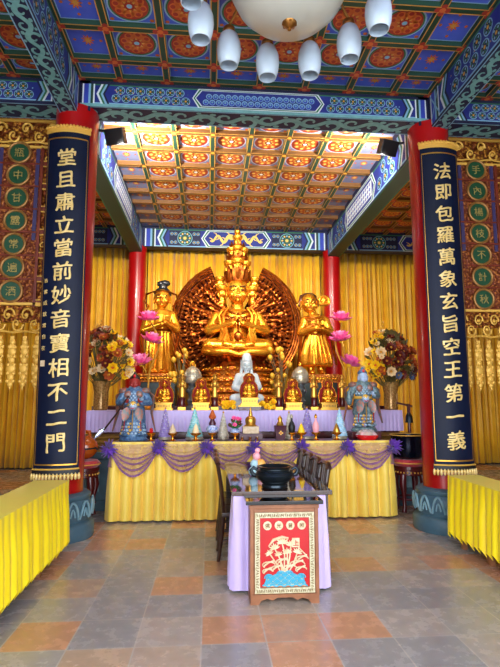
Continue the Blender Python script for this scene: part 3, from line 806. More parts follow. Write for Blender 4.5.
def great_statue():
    t = thing('seated_statue', 'large gilded many-armed seated bodhisattva statue with tiered crown heads', 'statue', (-.06, 10.2, 1.5))
    mb = MB()
    mb.caps((0,.02,1.1), (0,0,1.55), .3, .26, G, 20); mb.ell((0,.0,1.74), (.37,.22,.26), G, 24, 14)
    mb.caps((-.33,.02,1.85), (.33,.02,1.85), .12, .12, G); mb.caps((0,.02,1.85), (0,-.01,2.14), .14, .12, G)
    head(mb, (0,-.04,2.32), .225, G)
    for s in (-1,1):
        mb.caps((s*.42,.02,1.82), (s*.57,-.1,1.5), .125, .105, G); mb.caps((s*.57,-.1,1.5), (s*.1,-.36,1.62), .11, .065, G)
        hand(mb, (s*.055,-.37,1.64), (-s*.1,-.05,1), (s*1,.0,0), .24, G, .02)
        mb.caps((s*.18,-.02,1.2), (s*.56,-.28,1.17), .2, .15, G); mb.caps((s*.56,-.28,1.17), (-s*.1,-.48,1.14), .14, .09, G)
        mb.caps((-s*.1,-.48,1.15), (-s*.26,-.46,1.19), .08, .06, G)
    mb.ell((0,-.12,1.14), (.52,.4,.13), G, 24, 10)
    obj('body', fuse(mb, .0095, 2), t)
    paint_face(t, (0,-.04,2.32), .225)
    # robe: scarves over shoulders, sleeves hanging from the forearms, folds across the lap
    mb = MB()
    for s in (-1,1):
        for o in (0,.07):
            mb.tube([(s*(.2+o),-.14,1.98),(s*(.3+o*1.2),-.22,1.8),(s*(.28+o),-.27,1.58),(s*(.22+o*.8),-.33,1.36),(s*(.2+o*1.5),-.46,1.24)], [.022,.035,.04,.035,.03], G, 8)
        for o in range(3):
            mb.tube([(s*(.34-.05*o),-.24-.03*o,1.56+.02*o),(s*(.33-.05*o),-.3-.03*o,1.4),(s*(.36-.05*o),-.38-.02*o,1.27),(s*(.3-.04*o),-.46,1.2)], [.03,.035,.04,.02], G, 8)
        mb.tube([(s*.34,-.1,1.2),(s*.6,-.3,1.12),(s*.63,-.42,1.06),(s*.46,-.56,1.02),(s*.2,-.62,1.03),(0,-.63,.97)], [.06,.1,.1,.08,.07,.05], G, 10)
        for o in range(4): mb.tube([(s*(.62-.05*o),-.42-.02*o,1.16),(s*(.4-.06*o),-.55,1.12-.02*o),(s*(.1),-.6,1.1-.03*o)], .018, G, 6)
    obj('robe', mb, t)
    mb = MB()
    for r, z, y in ((.2,1.95,-.12),(.26,1.86,-.13)):
        mb.tube([(r*sin(a), y-.12*cos(a), z-.1*cos(a)) for a in [radians(-90+12*k) for k in range(16)]], .016, M['gold_shade'], 6)
    for k in range(9):
        a = radians(-70+17.5*k); mb.ell((.26*sin(a), -.26-.02*cos(a), 1.74-.02*cos(a)), (.025,.02,.04), M['gold_shade'], 8, 6)
    mb.tube([(0,-.26,1.74),(0,-.28,1.6),(0,-.33,1.45)], .02, M['gold_shade'], 6); mb.ell((0,-.38,1.36),(.09,.06,.1),M['gold_shade'],12,8)
    obj('necklace', mb, t)
    # crown and tiers of heads
    mb = MB()
    mb.lathe([(.2,2.52),(.235,2.54),(.245,2.6),(.27,2.68),(.25,2.67),(.2,2.71),(.16,2.73)], M['gold_shade'], seg=36, mod=lambda a,i: 1+.06*cos(a*9)*(i in (3,4)))
    for k in range(11):
        a = -pi/2 + (k-5)*.42; mb.petal((.24*cos(a), .24*sin(a), 2.55), (cos(a)*.3, sin(a)*.35, 1), (-cos(a),-sin(a),.2), .24, .075, M['gold_shade'], cup=.1)
    for s in (-1,1):
        mb.tube([(s*.26,.0,2.5),(s*.36,.02,2.42),(s*.34,.02,2.2),(s*.38,-.02,2.0),(s*.36,-.08,1.88)], [.025,.03,.03,.025,.015], M['gold_shade'], 8)
    obj('crown', mb, t)
    mb = MB(); head(mb, (0,0,0), .1, G); mb.lathe([(.105,.07),(.13,.09),(.15,.17),(.1,.2),(.02,.22)], G, seg=18)
    mb.caps((0,.02,-.02),(0,.02,-.2),.06,.09,G)
    sh = fuse(mb, .011, 2, 'small_head')
    mb = MB(); mb.lathe([(.21,0),(.25,.03),(.27,.12),(.2,.13)], M['gold_shade'], seg=30, mod=lambda a,i: 1+.05*cos(a*10)*(i>1))
    for k in range(10):
        a = 2*pi*k/10; mb.petal((.24*cos(a),.24*sin(a),.03), (cos(a)*.3,sin(a)*.3,1), (-cos(a),-sin(a),.2), .2, .06, M['gold_shade'], cup=.1)
    ct = mb.mesh('crown_tier')
    def hd(x, y, z, sc_, rz):
        o = obj('small_head', sh, t, (x,y,z)); o.scale = (sc_,)*3; o.rotation_euler = (0,0,rz); return o
    for s in (-1,1): hd(s*.32, .06, 2.3, .9, s*.9); hd(s*.36, .1, 2.52, .8, s*1.1)
    for z, sc_, r in ((2.82,1.0,.16),(3.13,.85,.12)):
        hd(0,-r*.8,z,sc_,0)
        for s in (-1,1): hd(s*r, 0, z, sc_*.92, s*1.0)
    hd(0,-.02,3.4,.75,0)
    for z, k in ((2.66,.9),(2.96,.86),(3.25,.62)):
        o = obj('crown_tier', ct, t, (0,0,z)); o.scale = (k,)*3
    mb = MB(); mb.cyl((0,.02,2.6),(0,.02,3.36),.13,M['gold_shade'],.08,12); mb.lathe([(.06,3.5),(.075,3.54),(.04,3.57),(.065,3.6),(.07,3.64),(.04,3.68),(.0,3.7)], G, seg=16); obj('finial', mb, t)
    # lotus throne and stepped pedestal
    mb = MB(); lotus_throne(mb, .63, .72, 1.06, 16, M['gold_shade']); obj('lotus_throne', mb, t)
    mb = MB()
    prof = [(.56,.76),(.66,.74),(.68,.68),(.62,.65),(.6,.56),(.68,.54),(.7,.47),(.64,.44),(.62,.36),(.72,.34),(.74,.26),(.68,.23),(.78,.18),(.8,.1),(.82,.0)]
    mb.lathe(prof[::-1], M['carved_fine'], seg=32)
    for z, r, n in ((.71,.68,30),(.5,.7,32),(.3,.74,34),(.13,.8,34)):
        for k in range(n):
            a = 2*pi*k/n; mb.ell((r*cos(a), r*sin(a), z), (.035,.035,.035), G, 8, 6)
    for k in range(9):
        a = -pi/2+(k-4)*.34; mb.ell((.62*cos(a),.62*sin(a),.6),(.06,.06,.035),G,8,6); mb.ell((.64*cos(a),.64*sin(a),.4),(.06,.06,.035),G,8,6)
    obj('pedestal', mb, t)
    # fan of arms
    C = Vector((0, .28, 1.66))
    for s in (-1,1):
        mb = MB()
        a0, a1 = radians(-62), radians(66)
        def PT(r, a, y=0): return (C.x+s*r*cos(a), C.y+y, C.z+r*sin(a))
        def fn(u, v):
            a = a0+(a1-a0)*u if s > 0 else a1+(a0-a1)*u; r = .28+1.06*v
            return PT(r, a, .1-.16*v*v)
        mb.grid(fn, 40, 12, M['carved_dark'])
        mb.grid(lambda u,v: tuple(Vector(fn(1-u,v))+Vector((0,.05,0))), 20, 4, M['carved_dark'])
        for r, w in ((1.365,.026),(1.31,.018),(1.26,.02),(1.2,.016)):
            mb.tube([PT(r, a0+(a1-a0)*k/40, -.06) for k in range(41)], w, M['gold_shade'], 6)
        obj('fan_wing', mb, t)
        # rows of tiny open hands filling the rim
        mb = MB()
        for row, r in enumerate((1.13, 1.0, .87)):
            for k in range(26):
                a = a0+(a1-a0)*(k+.5*(row%2)+.25)/26
                for q in (-1,0,1):
                    aa = a+q*.018; mb.caps(PT(r-.03, a+q*.008, -.07-.03*row), PT(r+.05, aa, -.12-.03*row), .016, .011, M['gold_shade'], 5)
                mb.ell(PT(r-.05, a, -.07-.03*row), (.03,.02,.03), M['gold_shade'], 6, 5)
        obj('rim_hand', mb, t)['kind'] = 'stuff'
    mb = MB()
    mb.caps((0,0,0),(.36,-.05,.06),.07,.055,M['gold_shade']); mb.caps((.36,-.05,.06),(.62,-.12,.0),.056,.04,M['gold_shade'])
    hand(mb, (.62,-.12,0), (1,-.1,.15), (0,-1,.2), .2, M['gold_shade'], .3)
    am = fuse(mb, .012, 1, 'arm')
    mb = MB(); mb.ell((0,0,0),(.045,.045,.05),M['gold_shade'],10,7); mb.cyl((0,0,-.1),(0,0,.1),.015,M['gold_shade'],seg=6); att = mb.mesh('held_object')
    rnd = random.Random(4)
    for s in (-1,1):
        for row, (n, off, sc_) in enumerate(((7,.28,.92),(7,.18,.8),(6,.1,.72))):
            for k in range(n):
                a = radians(-50+104*(k+.35+.3*rnd.random())/n)
                o = bpy.data.objects.new('arm', am); COL.objects.link(o); o.parent = t
                R = Matrix.Rotation(-a, 4, 'Y') @ Matrix.Rotation(rnd.uniform(-.5,.5), 4, 'X')
                if s < 0: R = Matrix.Scale(-1, 4, (1,0,0)) @ R
                o.matrix_local = Matrix.Translation(C + Vector((s*off*cos(a), -.12-.07*row, off*sin(a)))) @ R @ Matrix.Scale(sc_, 4)
                if (k+row) % 2: obj('held_object', att, o, (.72,-.17,.06))
great_statue()

# attendants
def gold_pedestal(t, w, d, h):
    mb = MB(); mb.box(-w, w, -d, d, 0, h-.16, M['grass_dark']); obj('plinth', mb, t, bevel=.01)
    mb = MB()
    for z0, z1, k in ((h-.16,h-.1,1.04),(h-.1,h-.05,.96),(h-.05,h,1.06)): mb.box(-w*k, w*k, -d*k, d*k, z0, z1, M['carved_fine'])
    for i in range(12): mb.ell((-w+(i+.5)*w/6, -d*1.03, h-.09), (.03,.025,.035), M['gold'], 8, 6)
    obj('plinth_top', mb, t)
def attendant_left():
    t = thing('standing_statue', 'gilded standing attendant statue with black topknot, hands joined, on dark plinth', 'statue', (-1.6, 9.9, 1.5))
    gold_pedestal(t, .34, .32, .6)
    z = .6
    mb = MB()
    mb.lathe([(.26,z),(.3,z+.03),(.27,z+.3),(.24,z+.6),(.22,z+.82),(.25,z+1.0),(.27,z+1.14),(.2,z+1.26),(.09,z+1.3)], G, seg=28, sy=.75, mod=lambda a,i: 1+.05*cos(a*9)*(i<5))
    mb.caps((0,0,z+1.2),(.02,-.01,z+1.4),.085,.08,G)
    head(mb, (.03,-.03,z+1.49), .155, G)
    mb.caps((-.22,0,z+1.16),(-.3,-.06,z+.85),.1,.09,G); mb.caps((-.3,-.06,z+.85),(.06,-.32,z+.95),.09,.06,G)
    mb.caps((.22,0,z+1.16),(.32,-.1,z+.88),.1,.09,G); mb.caps((.32,-.1,z+.88),(.12,-.32,z+.98),.085,.06,G)
    hand(mb, (.08,-.33,z+.96), (.1,-.1,1), (-1,0,0), .18, G, .05); hand(mb, (.12,-.33,z+.97), (0,-.1,1), (1,0,0), .18, G, .05)
    for s in (-1,1): mb.ell((s*.11,-.18,z+.04),(.08,.14,.05),G,12,6)
    obj('body', fuse(mb, .0095, 1), t); paint_face(t, (.03,-.03,z+1.49), .155)
    mb = MB()
    for s in (-1,1):
        mb.tube([(s*.12,0,z+1.66),(s*.3,.06,z+1.6),(s*.34,.05,z+1.46),(s*.24,.02,z+1.36),(s*.32,.0,z+1.2)], [.02,.04,.045,.035,.03], M['gold_shade'], 8, flat=.5)
        mb.tube([(s*.3,-.06,z+1.0),(s*.36,-.12,z+.7),(s*.3,-.16,z+.4),(s*.34,-.1,z+.1)], [.05,.06,.05,.03], M['gold_shade'], 8, flat=.5)
        for k in range(3): mb.tube([(s*(.06+.06*k),-.2,z+.8),(s*(.08+.06*k),-.23,z+.45),(s*(.09+.07*k),-.24,z+.1)], .018, G, 6)
    mb.tube([(.23*sin(a),-.17*cos(a),z+.86) for a in [2*pi*k/20 for k in range(20)]], .025, M['gold_shade'], 8, closed=True)
    obj('scarf', mb, t)
    mb = MB(); mb.ell((.03,.035,z+1.6),(.172,.165,.15),M['hair'],18,10); mb.caps((.03,.02,z+1.7),(.04,.03,z+1.77),.09,.085,M['hair']); mb.ell((.07,.02,z+1.82),(.11,.08,.07),M['hair'],14,8); mb.ell((-.01,.02,z+1.81),(.08,.07,.06),M['hair'],14,8)
    obj('hair', mb, t)
    mb = MB(); mb.tube([(.172*sin(a)+.03,.02-.172*cos(a),z+1.63) for a in [2*pi*k/20 for k in range(20)]], .016, M['gold_shade'], 6, closed=True); obj('headband', mb, t)
attendant_left()
def attendant_right():
    t = thing('standing_statue', 'gilded standing attendant statue with looped hair buns and flowing skirt on dark plinth', 'statue', (1.5, 9.9, 1.5))
    gold_pedestal(t, .36, .32, .6)
    z = .6
    mb = MB()
    def mod(a,i): return 1+(.06*cos(a*7) if i<4 else 0)
    mb.lathe([(.3,z+.16),(.34,z+.2),(.33,z+.4),(.27,z+.62),(.2,z+.82),(.22,z+.98),(.24,z+1.08),(.16,z+1.2),(.08,z+1.24)], G, seg=28, sy=.75, c=(0,0), mod=mod)
    mb.caps((0,0,z+1.12),(-.08,-.02,z+1.33),.085,.08,G); head(mb, (-.12,-.03,z+1.44), .16, G)
    for s in (-1,1):
        mb.caps((s*.2,0,z+1.1),(s*.3,-.08,z+.84),.1,.09,G); mb.caps((s*.3,-.08,z+.84),(s*.04,-.32,z+.9),.09,.06,G)
        mb.caps((s*.1,-.02,z+.3),(s*.1,-.04,z+.06),.09,.065,G); mb.ell((s*.1,-.12,z+.04),(.07,.14,.05),G,12,6)
    hand(mb, (.03,-.33,z+.9), (-.3,-.2,.9), (-1,0,0), .18, G, .1); hand(mb, (-.05,-.33,z+.92), (.2,-.2,.9), (1,0,0), .18, G, .1)
    obj('body', fuse(mb, .0095, 1), t); paint_face(t, (-.12,-.03,z+1.44), .16)
    mb = MB()
    mb.tube([(-.36,.0,z+.1),(-.34,-.1,z+.4),(-.3,-.1,z+.84),(-.1,-.28,z+.98),(.1,-.3,z+.94),(.32,-.1,z+.8),(.38,0,z+.5),(.44,.02,z+.2)], [.04,.05,.06,.05,.05,.06,.06,.04], M['gold_shade'], 8, flat=.6)
    for k in range(6):
        x = -.24+.09*k; mb.tube([(x*.6,-.2,z+.78),(x*.9,-.25,z+.5),(x*1.1+.03,-.26,z+.22)], .022, G, 6)
    for r, zz in ((.13,1.18),(.17,1.12)): mb.tube([(-.04+r*sin(a),-.1-.1*cos(a),z+zz-.05*cos(a)) for a in [radians(-90+15*k) for k in range(13)]], .014, M['gold_shade'], 6)
    obj('robe', mb, t)
    mb = MB(); mb.ell((-.11,.05,z+1.56),(.18,.17,.13),M['hairbrown'],18,10)
    for s in (-1,1): mb.caps((-.12+s*.13,.04,z+1.6),(-.12+s*.19,.03,z+1.42),.05,.035,M['hairbrown'])
    obj('hair', mb, t)
    mb = MB()
    mb.tube([(.06,.05,z+1.5),(.14,.05,z+1.44),(.2,.05,z+1.5),(.2,.05,z+1.58)], .03, G, 8)
    mb.tube([(.22+.1*cos(a),.05,z+1.53+.085*sin(a)) for a in [2*pi*k/18 for k in range(18)]], .034, G, 8, closed=True)
    mb.ell((.22,.05,z+1.53),(.075,.03,.06),G,12,8)
    obj('hair_ribbon', mb, t)
    mb = MB(); mb.tube([(-.28,.04,z+1.5),(-.34,.05,z+1.42),(-.28,.05,z+1.32)], .03, G, 8); obj('hair_ribbon', mb, t)
attendant_right()

# ------------------------------------------------------------------ cloths and tables
def skirt(mb, x0, x1, y0, y1, zt, zb, m, amp=.02, wl=.08, seed=0, flare=.02, scallop=.0, cap=True, nz=5, step=.016, capm=None):
    rnd = random.Random(seed); path = []
    def line(a, b, nx, ny):
        L = math.hypot(b[0]-a[0], b[1]-a[1]); n = max(2, int(L/step))
        for i in range(n): path.append((a[0]+(b[0]-a[0])*i/n, a[1]+(b[1]-a[1])*i/n, nx, ny))
    line((x0,y0),(x1,y0),0,-1); line((x1,y0),(x1,y1),1,0); line((x1,y1),(x0,y1),0,1); line((x0,y1),(x0,y0),-1,0)
    n = len(path); ph = rnd.uniform(0,6); s = 0; W = []
    tot = sum(math.hypot(path[i][0]-path[i-1][0], path[i][1]-path[i-1][1]) for i in range(n))
    fr = rnd.uniform(.9,1.1)
    for i in range(n):
        s += math.hypot(path[i][0]-path[i-1][0], path[i][1]-path[i-1][1])
        k = 2*pi/wl
        W.append((2*abs(sin(.5*k*s+.65*sin(s*2.9+ph)+ph))**.6-1.) + .3*sin(k*.43*s+ph*2))
    vs = []
    for j in range(nz+1):
        t = j/nz; z = zt+(zb-zt)*t
        for i,(x,y,nx,ny) in enumerate(path):
            o = amp*W[i]*min(1, .15+t*1.6) + flare*t
            vs.append((x+nx*o, y+ny*o, z+(scallop*W[i] if j == nz else 0)))
    fs = [(j*n+i, (j+1)*n+i, (j+1)*n+(i+1)%n, j*n+(i+1)%n) for j in range(nz) for i in range(n)]
    mb.add(vs, fs, m, True)
    if cap: mb.add(vs[:n], [tuple(range(n))], capm or m)

def long_side_table(s):
    side = 'left' if s < 0 else 'right'
    xa, xb = sorted((s*2.12, s*2.46)); y1 = 5.68
    t = thing('side_table', f'low wooden side table hidden under a bright yellow cloth, {side} of the hall', 'table', ((xa+xb)/2, 0, 0))
    w = (xb-xa)/2
    mb = MB(); mb.box(-w, w, 1.6, y1-.02, .7, .735, M['wood']); obj('tabletop', mb, t)
    for y in (1.75, 3.3, 4.95, y1-.2):
        for q in (-1,1):
            mb = MB(); mb.bar((q*(w-.04),y,0),(q*(w-.04),y,.7),.05,.05,M['wood']); obj('leg', mb, t)
    mb = MB(); skirt(mb, xa-.01, xb+.01, 1.58, y1, .75, .1, M['yellow'], .028, .12, 3+s, .03, .045, nz=8)
    tag(obj('tablecloth', mb), f'bright yellow pleated cloth over the {side} side table', 'tablecloth', 'yellow side tablecloths')
for s in (-1,1): long_side_table(s)

# front altar table
t = thing('altar_table', 'long dark red altar table in front, under the yellow pleated cloth', 'table', (0, 7.02, 0))
mb = MB(); mb.box(-1.92, 1.92, 0, .6, .985, 1.03, M['darkred']); obj('tabletop', mb, t, bevel=.004)
for x in (-1.85, -.62, .62, 1.85):
    for y in (.06, .54):
        mb = MB(); mb.bar((x,y,0),(x,y,.985),.07,.07,M['darkred']); obj('leg', mb, t)
mb = MB(); skirt(mb, -1.93, 1.93, 7.0, 7.63, 1.028, .02, M['altar_yellow'], .05, .15, 5, .03, .006, cap=False, nz=8)
mb.box(-1.93, 1.93, 7.0, 7.05, 1.022, 1.038, M['altar_yellow'])
ac = tag(obj('tablecloth', mb), 'pale yellow pleated cloth with purple organza swags on the altar table', 'tablecloth')
RX = [-1.93 + 3.86*k/6 for k in range(7)]
for i in range(6):
    xa, xb = RX[i], RX[i+1]; dip = .42 if i in (0,) else .36
    def fn(u, v):
        x = xa+(xb-xa)*u; sag = 4*u*(1-u); z = 1.02 - v*(.06+(dip-.06)*sag) - .03*sag*0
        return (x, 6.915 - .018*sin(v*26+2*u) - .02*sag - .012*sin(u*30)*v, z)
    mb = MB(); mb.grid(fn, 36, 14, M['gauze']); sw = obj('organza_swag', mb, ac)
    mb = MB()
    for k, v in enumerate((.45,.62,.8,.98)):
        pts = [fn(u/24, v) for u in range(25)]
        mb.tube([(p[0], p[1]-.012, p[2]) for p in pts], [.008+.012*(4*u/24*(1-u/24)) for u in range(25)], M['gauze_dark'], 6, flat=.6)
    obj('gathered_edge', mb, sw)
rnd = random.Random(3)
for i, x in enumerate(RX):
    mb = MB()
    for k in range(46):
        a = rnd.uniform(0, 2*pi); e = rnd.uniform(-.2, 1.2); d = (cos(a)*cos(e), -abs(sin(e))*.9-.15, sin(a)*cos(e))
        mb.petal((x+.02*cos(a), 6.9, .965+.02*sin(a)), d, (sin(a), -.2, -cos(a)), rnd.uniform(.07,.125), .042, M['rosette'], cup=.35, seg=3)
    obj('rosette', mb, ac)
    if i in (0, 6):
        mb = MB(); sg = -1 if i == 0 else 1
        mb.grid(lambda u,v: (x+sg*(-.0+.06*v)*(u-.3)-.02*sg, 6.91-.02*sin(u*18), .98-.26*v), 12, 5, M['gauze_dark']); obj('organza_tail', mb, ac)

# lavender tier behind
t = thing('tier_table', 'dark red tier table behind, under the lavender skirt', 'table', (0, 8.02, .84))
mb = MB(); mb.box(-2.5, 2.5, 0, .62, .545, .585, M['darkred']); obj('tabletop', mb, t)
mb = MB(); mb.box(-2.48, 2.48, .04, .09, .18, .3, M['darkred']); mb.box(-2.48, 2.48, .04, .09, .0, .06, M['darkred']); obj('apron', mb, t)
for x in (-2.44, -.8, .8, 2.44):
    for y in (.06,.56):
        mb = MB(); mb.bar((x,y,0),(x,y,.55),.06,.06,M['darkred']); obj('leg', mb, t)
mb = MB(); skirt(mb, -2.51, 2.51, 8.0, 8.66, 1.44, 1.11, M['lav'], .008, .06, 8, .01, .003)
tag(obj('tablecloth', mb), 'pale lavender pleated cloth on the tier behind the altar table', 'tablecloth')
for s in (-1,1):
    x0, x1 = sorted((s*1.86, s*2.58))
    def fn(u, v):
        x = x0+(x1-x0)*u; q = 4*u*(1-u)
        return (x, 7.9-.12*v+.02*sin(v*25)-.03*q, 1.09-.2*v-.06*q*v)
    mb = MB(); mb.grid(fn, 24, 30, M['goldcloth'])
    tag(obj('draped_cloth', mb, solid=.006), f"dark gold striped cloth sagging below the lavender skirt at its {'left' if s<0 else 'right'} end", 'cloth')

# long dark table with lavender skirt, and chairs
t = thing('long_table', 'long polished dark wooden table with lavender skirt, set end on to the altar', 'table', (.02, 4.42, 0))
mb = MB(); mb.box(-.44, .44, 0, 2.1, .785, .822, M['tabletop']); obj('tabletop', mb, t, bevel=.004)
for x in (-.38,.38):
    for y in (.1, 2.05):
        mb = MB(); mb.bar((x,y,0),(x,y,.785),.07,.07,M['darkwood']); obj('leg', mb, t)
mb = MB(); skirt(mb, -.40, .40, 4.44, 4.76, .785, .02, M['lav'], .017, .11, 12, .025, .008, cap=False, nz=8)
tag(obj('table_skirt', mb), 'lavender satin cloth hanging to the floor at the near end of the long dark table', 'tablecloth')
def chair():
    t = thing('dining_chair', '', 'chair', (0,0,0), 0, 'dark chairs along the long table')
    mb = MB(); mb.box(-.2,.2,-.2,.2,.43,.47,M['darkwood']); obj('seat', mb, t, bevel=.008)
    for x in (-.18,.18):
        for y, lean in ((-.18,0),(.18,1)):
            mb = MB(); mb.tube([(x,y,.43),(x,y+.02*lean,.2),(x,y+.05*lean,0)], [.022,.02,.018], M['darkwood'], 8); obj('leg', mb, t)
    mb = MB()
    for x in (-.17,.17):
        mb = MB(); mb.tube([(x,.18,.45),(x,.2,.7),(x,.245,.96)], [.02,.02,.02], M['darkwood'], 8); obj('back_post', mb, t)
    mb = MB(); mb.tube([(-.19,.24,.95),(-.1,.255,.985),(.1,.255,.985),(.19,.24,.95)], .028, M['darkwood'], 8, flat=.7)
    mb.bar((-.17,.2,.68),(.17,.2,.68),.03,.03,M['darkwood'])
    for x in (-.07,0,.07): mb.bar((x,.2,.68),(x,.245,.97),.025,.012,M['darkwood'],up=(0,1,0))
    obj('backrest', mb, t)
    mb = MB(); mb.bar((-.18,0,.2),(.18,0,.2),.02,.02,M['darkwood'])
    for x in (-.18,.18): mb.bar((x,-.18,.2),(x,.2,.2),.02,.02,M['darkwood'])
    obj('stretcher', mb, t)
    return t
ch0 = chair(); first = True
names = ['nearest', 'second nearest', 'third', 'farthest']
for s in (-1,1):
    for k in range(4 if s>0 else 3):
        y = (5.02 if s>0 else 5.45)+.41*k; side = 'left' if s < 0 else 'right'
        lab = f'dark wooden chair on the {side} of the long table, {names[k]} to the entrance'
        rz = pi/2 if s < 0 else -pi/2     # back away from the table
        c = ch0 if first else dup(ch0)
        first = False
        c.location = (.02+s*(.27 if s>0 else .3), y, 0); c.rotation_euler = (0,0,rz); c['label'] = lab

# pedestal cabinet with the lotus panel
t = thing('altar_cabinet', 'brown wooden offering cabinet with red carved lotus panel, in front of the long table', 'cabinet', (0, 4.18, 0))
mb = MB()
mb.box(-.275,.275,0,.22,.06,.76,M['wood'])
obj('body', mb, t, bevel=.004)
mb = MB()
pr = [(-.275,0),(-.21,0),(-.19,.03),(-.14,.045),(-.1,.03),(-.06,.05),(.06,.05),(.1,.03),(.14,.045),(.19,.03),(.21,0),(.275,0),(.275,.075),(-.275,.075)]
n = len(pr); mb.add([(x,-.012,z) for x,z in pr]+[(x,.02,z) for x,z in pr], [tuple(range(n)), tuple(n+i for i in reversed(range(n)))]+[(i,n+i,n+(i+1)%n,(i+1)%n) for i in range(n)], M['wood'])
for x in (-.25,.25): mb.box(x-.025,x+.025,.0,.22,0,.075,M['wood'])
obj('foot_rail', mb, t)
mb = MB()
mb.box(-.285,.285,-.014,0,.73,.765,M['wood']); mb.box(-.278,-.25,-.01,0,.06,.73,M['wood']); mb.box(.25,.278,-.01,0,.06,.73,M['wood'])
obj('moulding', mb, t, bevel=.003)
mb = MB(); mb.box(-.315,.315,-.045,.235,.765,.795,M['blackglass']); obj('top', mb, t, bevel=.004, label='black glossy top')
mb = MB(); mb.box(-.2,.2,-.008,0,.13,.66,M['panelred']); pn = obj('panel', mb, t, label='red carved panel')
mb = MB()
for x0,x1,z0,z1 in ((-.24,.24,.66,.7),(-.24,.24,.085,.125),(-.24,-.2,.125,.66),(.2,.24,.125,.66)): mb.box(x0,x1,-.02,0,z0,z1,M['creamframe'])
F = Face(mb, (0,-.02,0), (1,0,0), (0,0,1), (0,-1,0))
for k in range(26):
    for z in (.68,.105): F.ribbon([(-.225+.0175*k+.008*q/3*(1 if k%2 else .6), z+.012*sin(q*1.3+k)) for q in range(5)], .005, 2, M['brownline'])
    for x in (-.22,.22): F.ribbon([(x+.012*sin(q*1.3+k), .13+.0205*k+.008*q/3) for q in range(5)], .005, 2, M['brownline'])
obj('panel_frame', mb, t, label='cream carved border')
for k, ch in enumerate('佛光普照'):
    mb = MB(); mb.cyl((0,-.014,0),(0,-.0,0),.034,M['cream'],seg=24); md = obj('roundel', mb, pn, (-.14+.093*k,-.006,.6))
mb = MB()
F = Face(mb, (0,-.02,0), (1,0,0), (0,0,1), (0,-1,0))
for k, ch in enumerate('佛光普照'):
    me = glyph(ch, .042, .006, M['brownline'], rise=0, off=0, vox=.04); 
    o = obj('character', me, pn, (-.14+.093*k,-.022,.6))
mb = MB(); rnd = random.Random(5)
def blossom(x, z, r, tilt=0):
    for k in range(7):
        a = radians(10+160*k/6)+tilt; mb.petal((x,-.012,z), (cos(a),-.1,sin(a)), (0,-1,.1), r*(.6+.12*(k%2)), r*.09, M['cream'], cup=.1, seg=4, th=.7)
for x,z,r,ti in ((-.08,.42,.075,.3),(-.02,.46,.085,0),(.05,.44,.08,-.2),(-.12,.38,.06,.5),(.1,.385,.07,-.3),(.02,.385,.07,.1),(-.05,.37,.055,.2)):
    blossom(x,z,r,ti)
    mb.tube([(x,-.012,z),(x*.6+.01,-.014,z-.08),(x*.3,-.012,.24)], .006, M['cream'], 6)
for x,z,r in ((-.13,.3,.05),(.1,.3,.06),(-.06,.27,.05),(.04,.27,.055),(.14,.34,.05),(-.02,.32,.05),(.13,.26,.045),(-.14,.25,.04)):
    mb.tube([(x+r*cos(q*.5),-.014,z+r*.45*sin(q*.5)) for q in range(9)], [.009]*9, M['cream'], 6, flat=.6)
    mb.tube([(x-r*.7,-.016,z-.005),(x,-.018,z+.018),(x+r*.8,-.014,z+.03)], .007, M['cream'], 5)
mb.tube([(-.13,-.012,.44),(-.09,-.014,.49),(-.02,-.014,.51),(.03,-.012,.5)], [.006,.012,.012,.006], M['cream'], 6)
mb.box(.06,.12,-.016,-.008,.43,.5,M['cream']); mb.bar((.1,-.012,.44),(.17,-.012,.37),.012,.008,M['cream'])
obj('lotus_relief', mb, pn)
mb = MB()
for row in range(4):
    for k in range(5-row%2):
        x = -.13+.065*k+(.032 if row%2 else 0); z = .15+.024*row
        if row == 3 and k in (0,3): continue
        for q in range(3): mb.tube([(x+(.034-.012*q)*cos(radians(12*a)), -.016-.002*q, z+(.03-.009*q)*sin(radians(12*a))) for a in range(16)], .0042, M['aqua'], 6)
for sg in (-1,1): mb.tube([(sg*(.13+.05*cos(q*.5)*.5),-.012,.16+.04*sin(q*.5)) for q in range(7)],.006,M['aqua'],6)
mb.tube([(-.18+.36*k/40,-.012,.142+.006*sin(k*.9)) for k in range(41)], .006, M['aqua'], 6)
mb.add([(x,y,z) for y in (-.013,-.006) for x,z in ((-.17,.135),(.17,.135),(.15,.2),(.08,.225),(0,.235),(-.08,.225),(-.15,.2))], [tuple(range(7)),tuple(7+i for i in reversed(range(7)))]+[(i,7+i,7+(i+1)%7,(i+1)%7) for i in range(7)], M['creamframe'])
obj('wave_relief', mb, pn)
me = glyph('上', .05, .006, M['panelred'], rise=0, off=.006); obj('character', me, pn, (.09,-.021,.465))

# bronze burner and pastel ornament on the long table
t = thing('incense_burner', 'black bronze round incense burner with two handles on the long table', 'incense burner', (-.02, 4.62, .822))
mb = MB(); mb.lathe([(.11,0),(.12,.012),(.115,.03),(.1,.04),(.125,.055),(.165,.085),(.175,.115),(.16,.145),(.135,.16),(.135,.168),(.155,.178),(.16,.188),(.148,.19),(.125,.165),(.13,.14),(.0,.12)], M['bronze'], seg=40); obj('bowl', mb, t)
for s in (-1,1):
    mb = MB(); mb.tube([(s*.155,0,.1),(s*.195,0,.115),(s*.215,0,.15),(s*.19,0,.175),(s*.155,0,.155)], [.016,.02,.018,.017,.014], M['bronze'], 10); obj('handle', mb, t)
mb = MB()
for z,r in ((.052,.122),(.148,.159)): mb.tube([(r*cos(2*pi*k/40),r*sin(2*pi*k/40),z) for k in range(40)],.006,M['bronze'],6,closed=True)
obj('ring', mb, t)
t = thing('pastel_ornament', 'small stack of pastel pink, orange and blue balls on the long table behind the burner', 'ornament', (-.12, 5.3, .822))
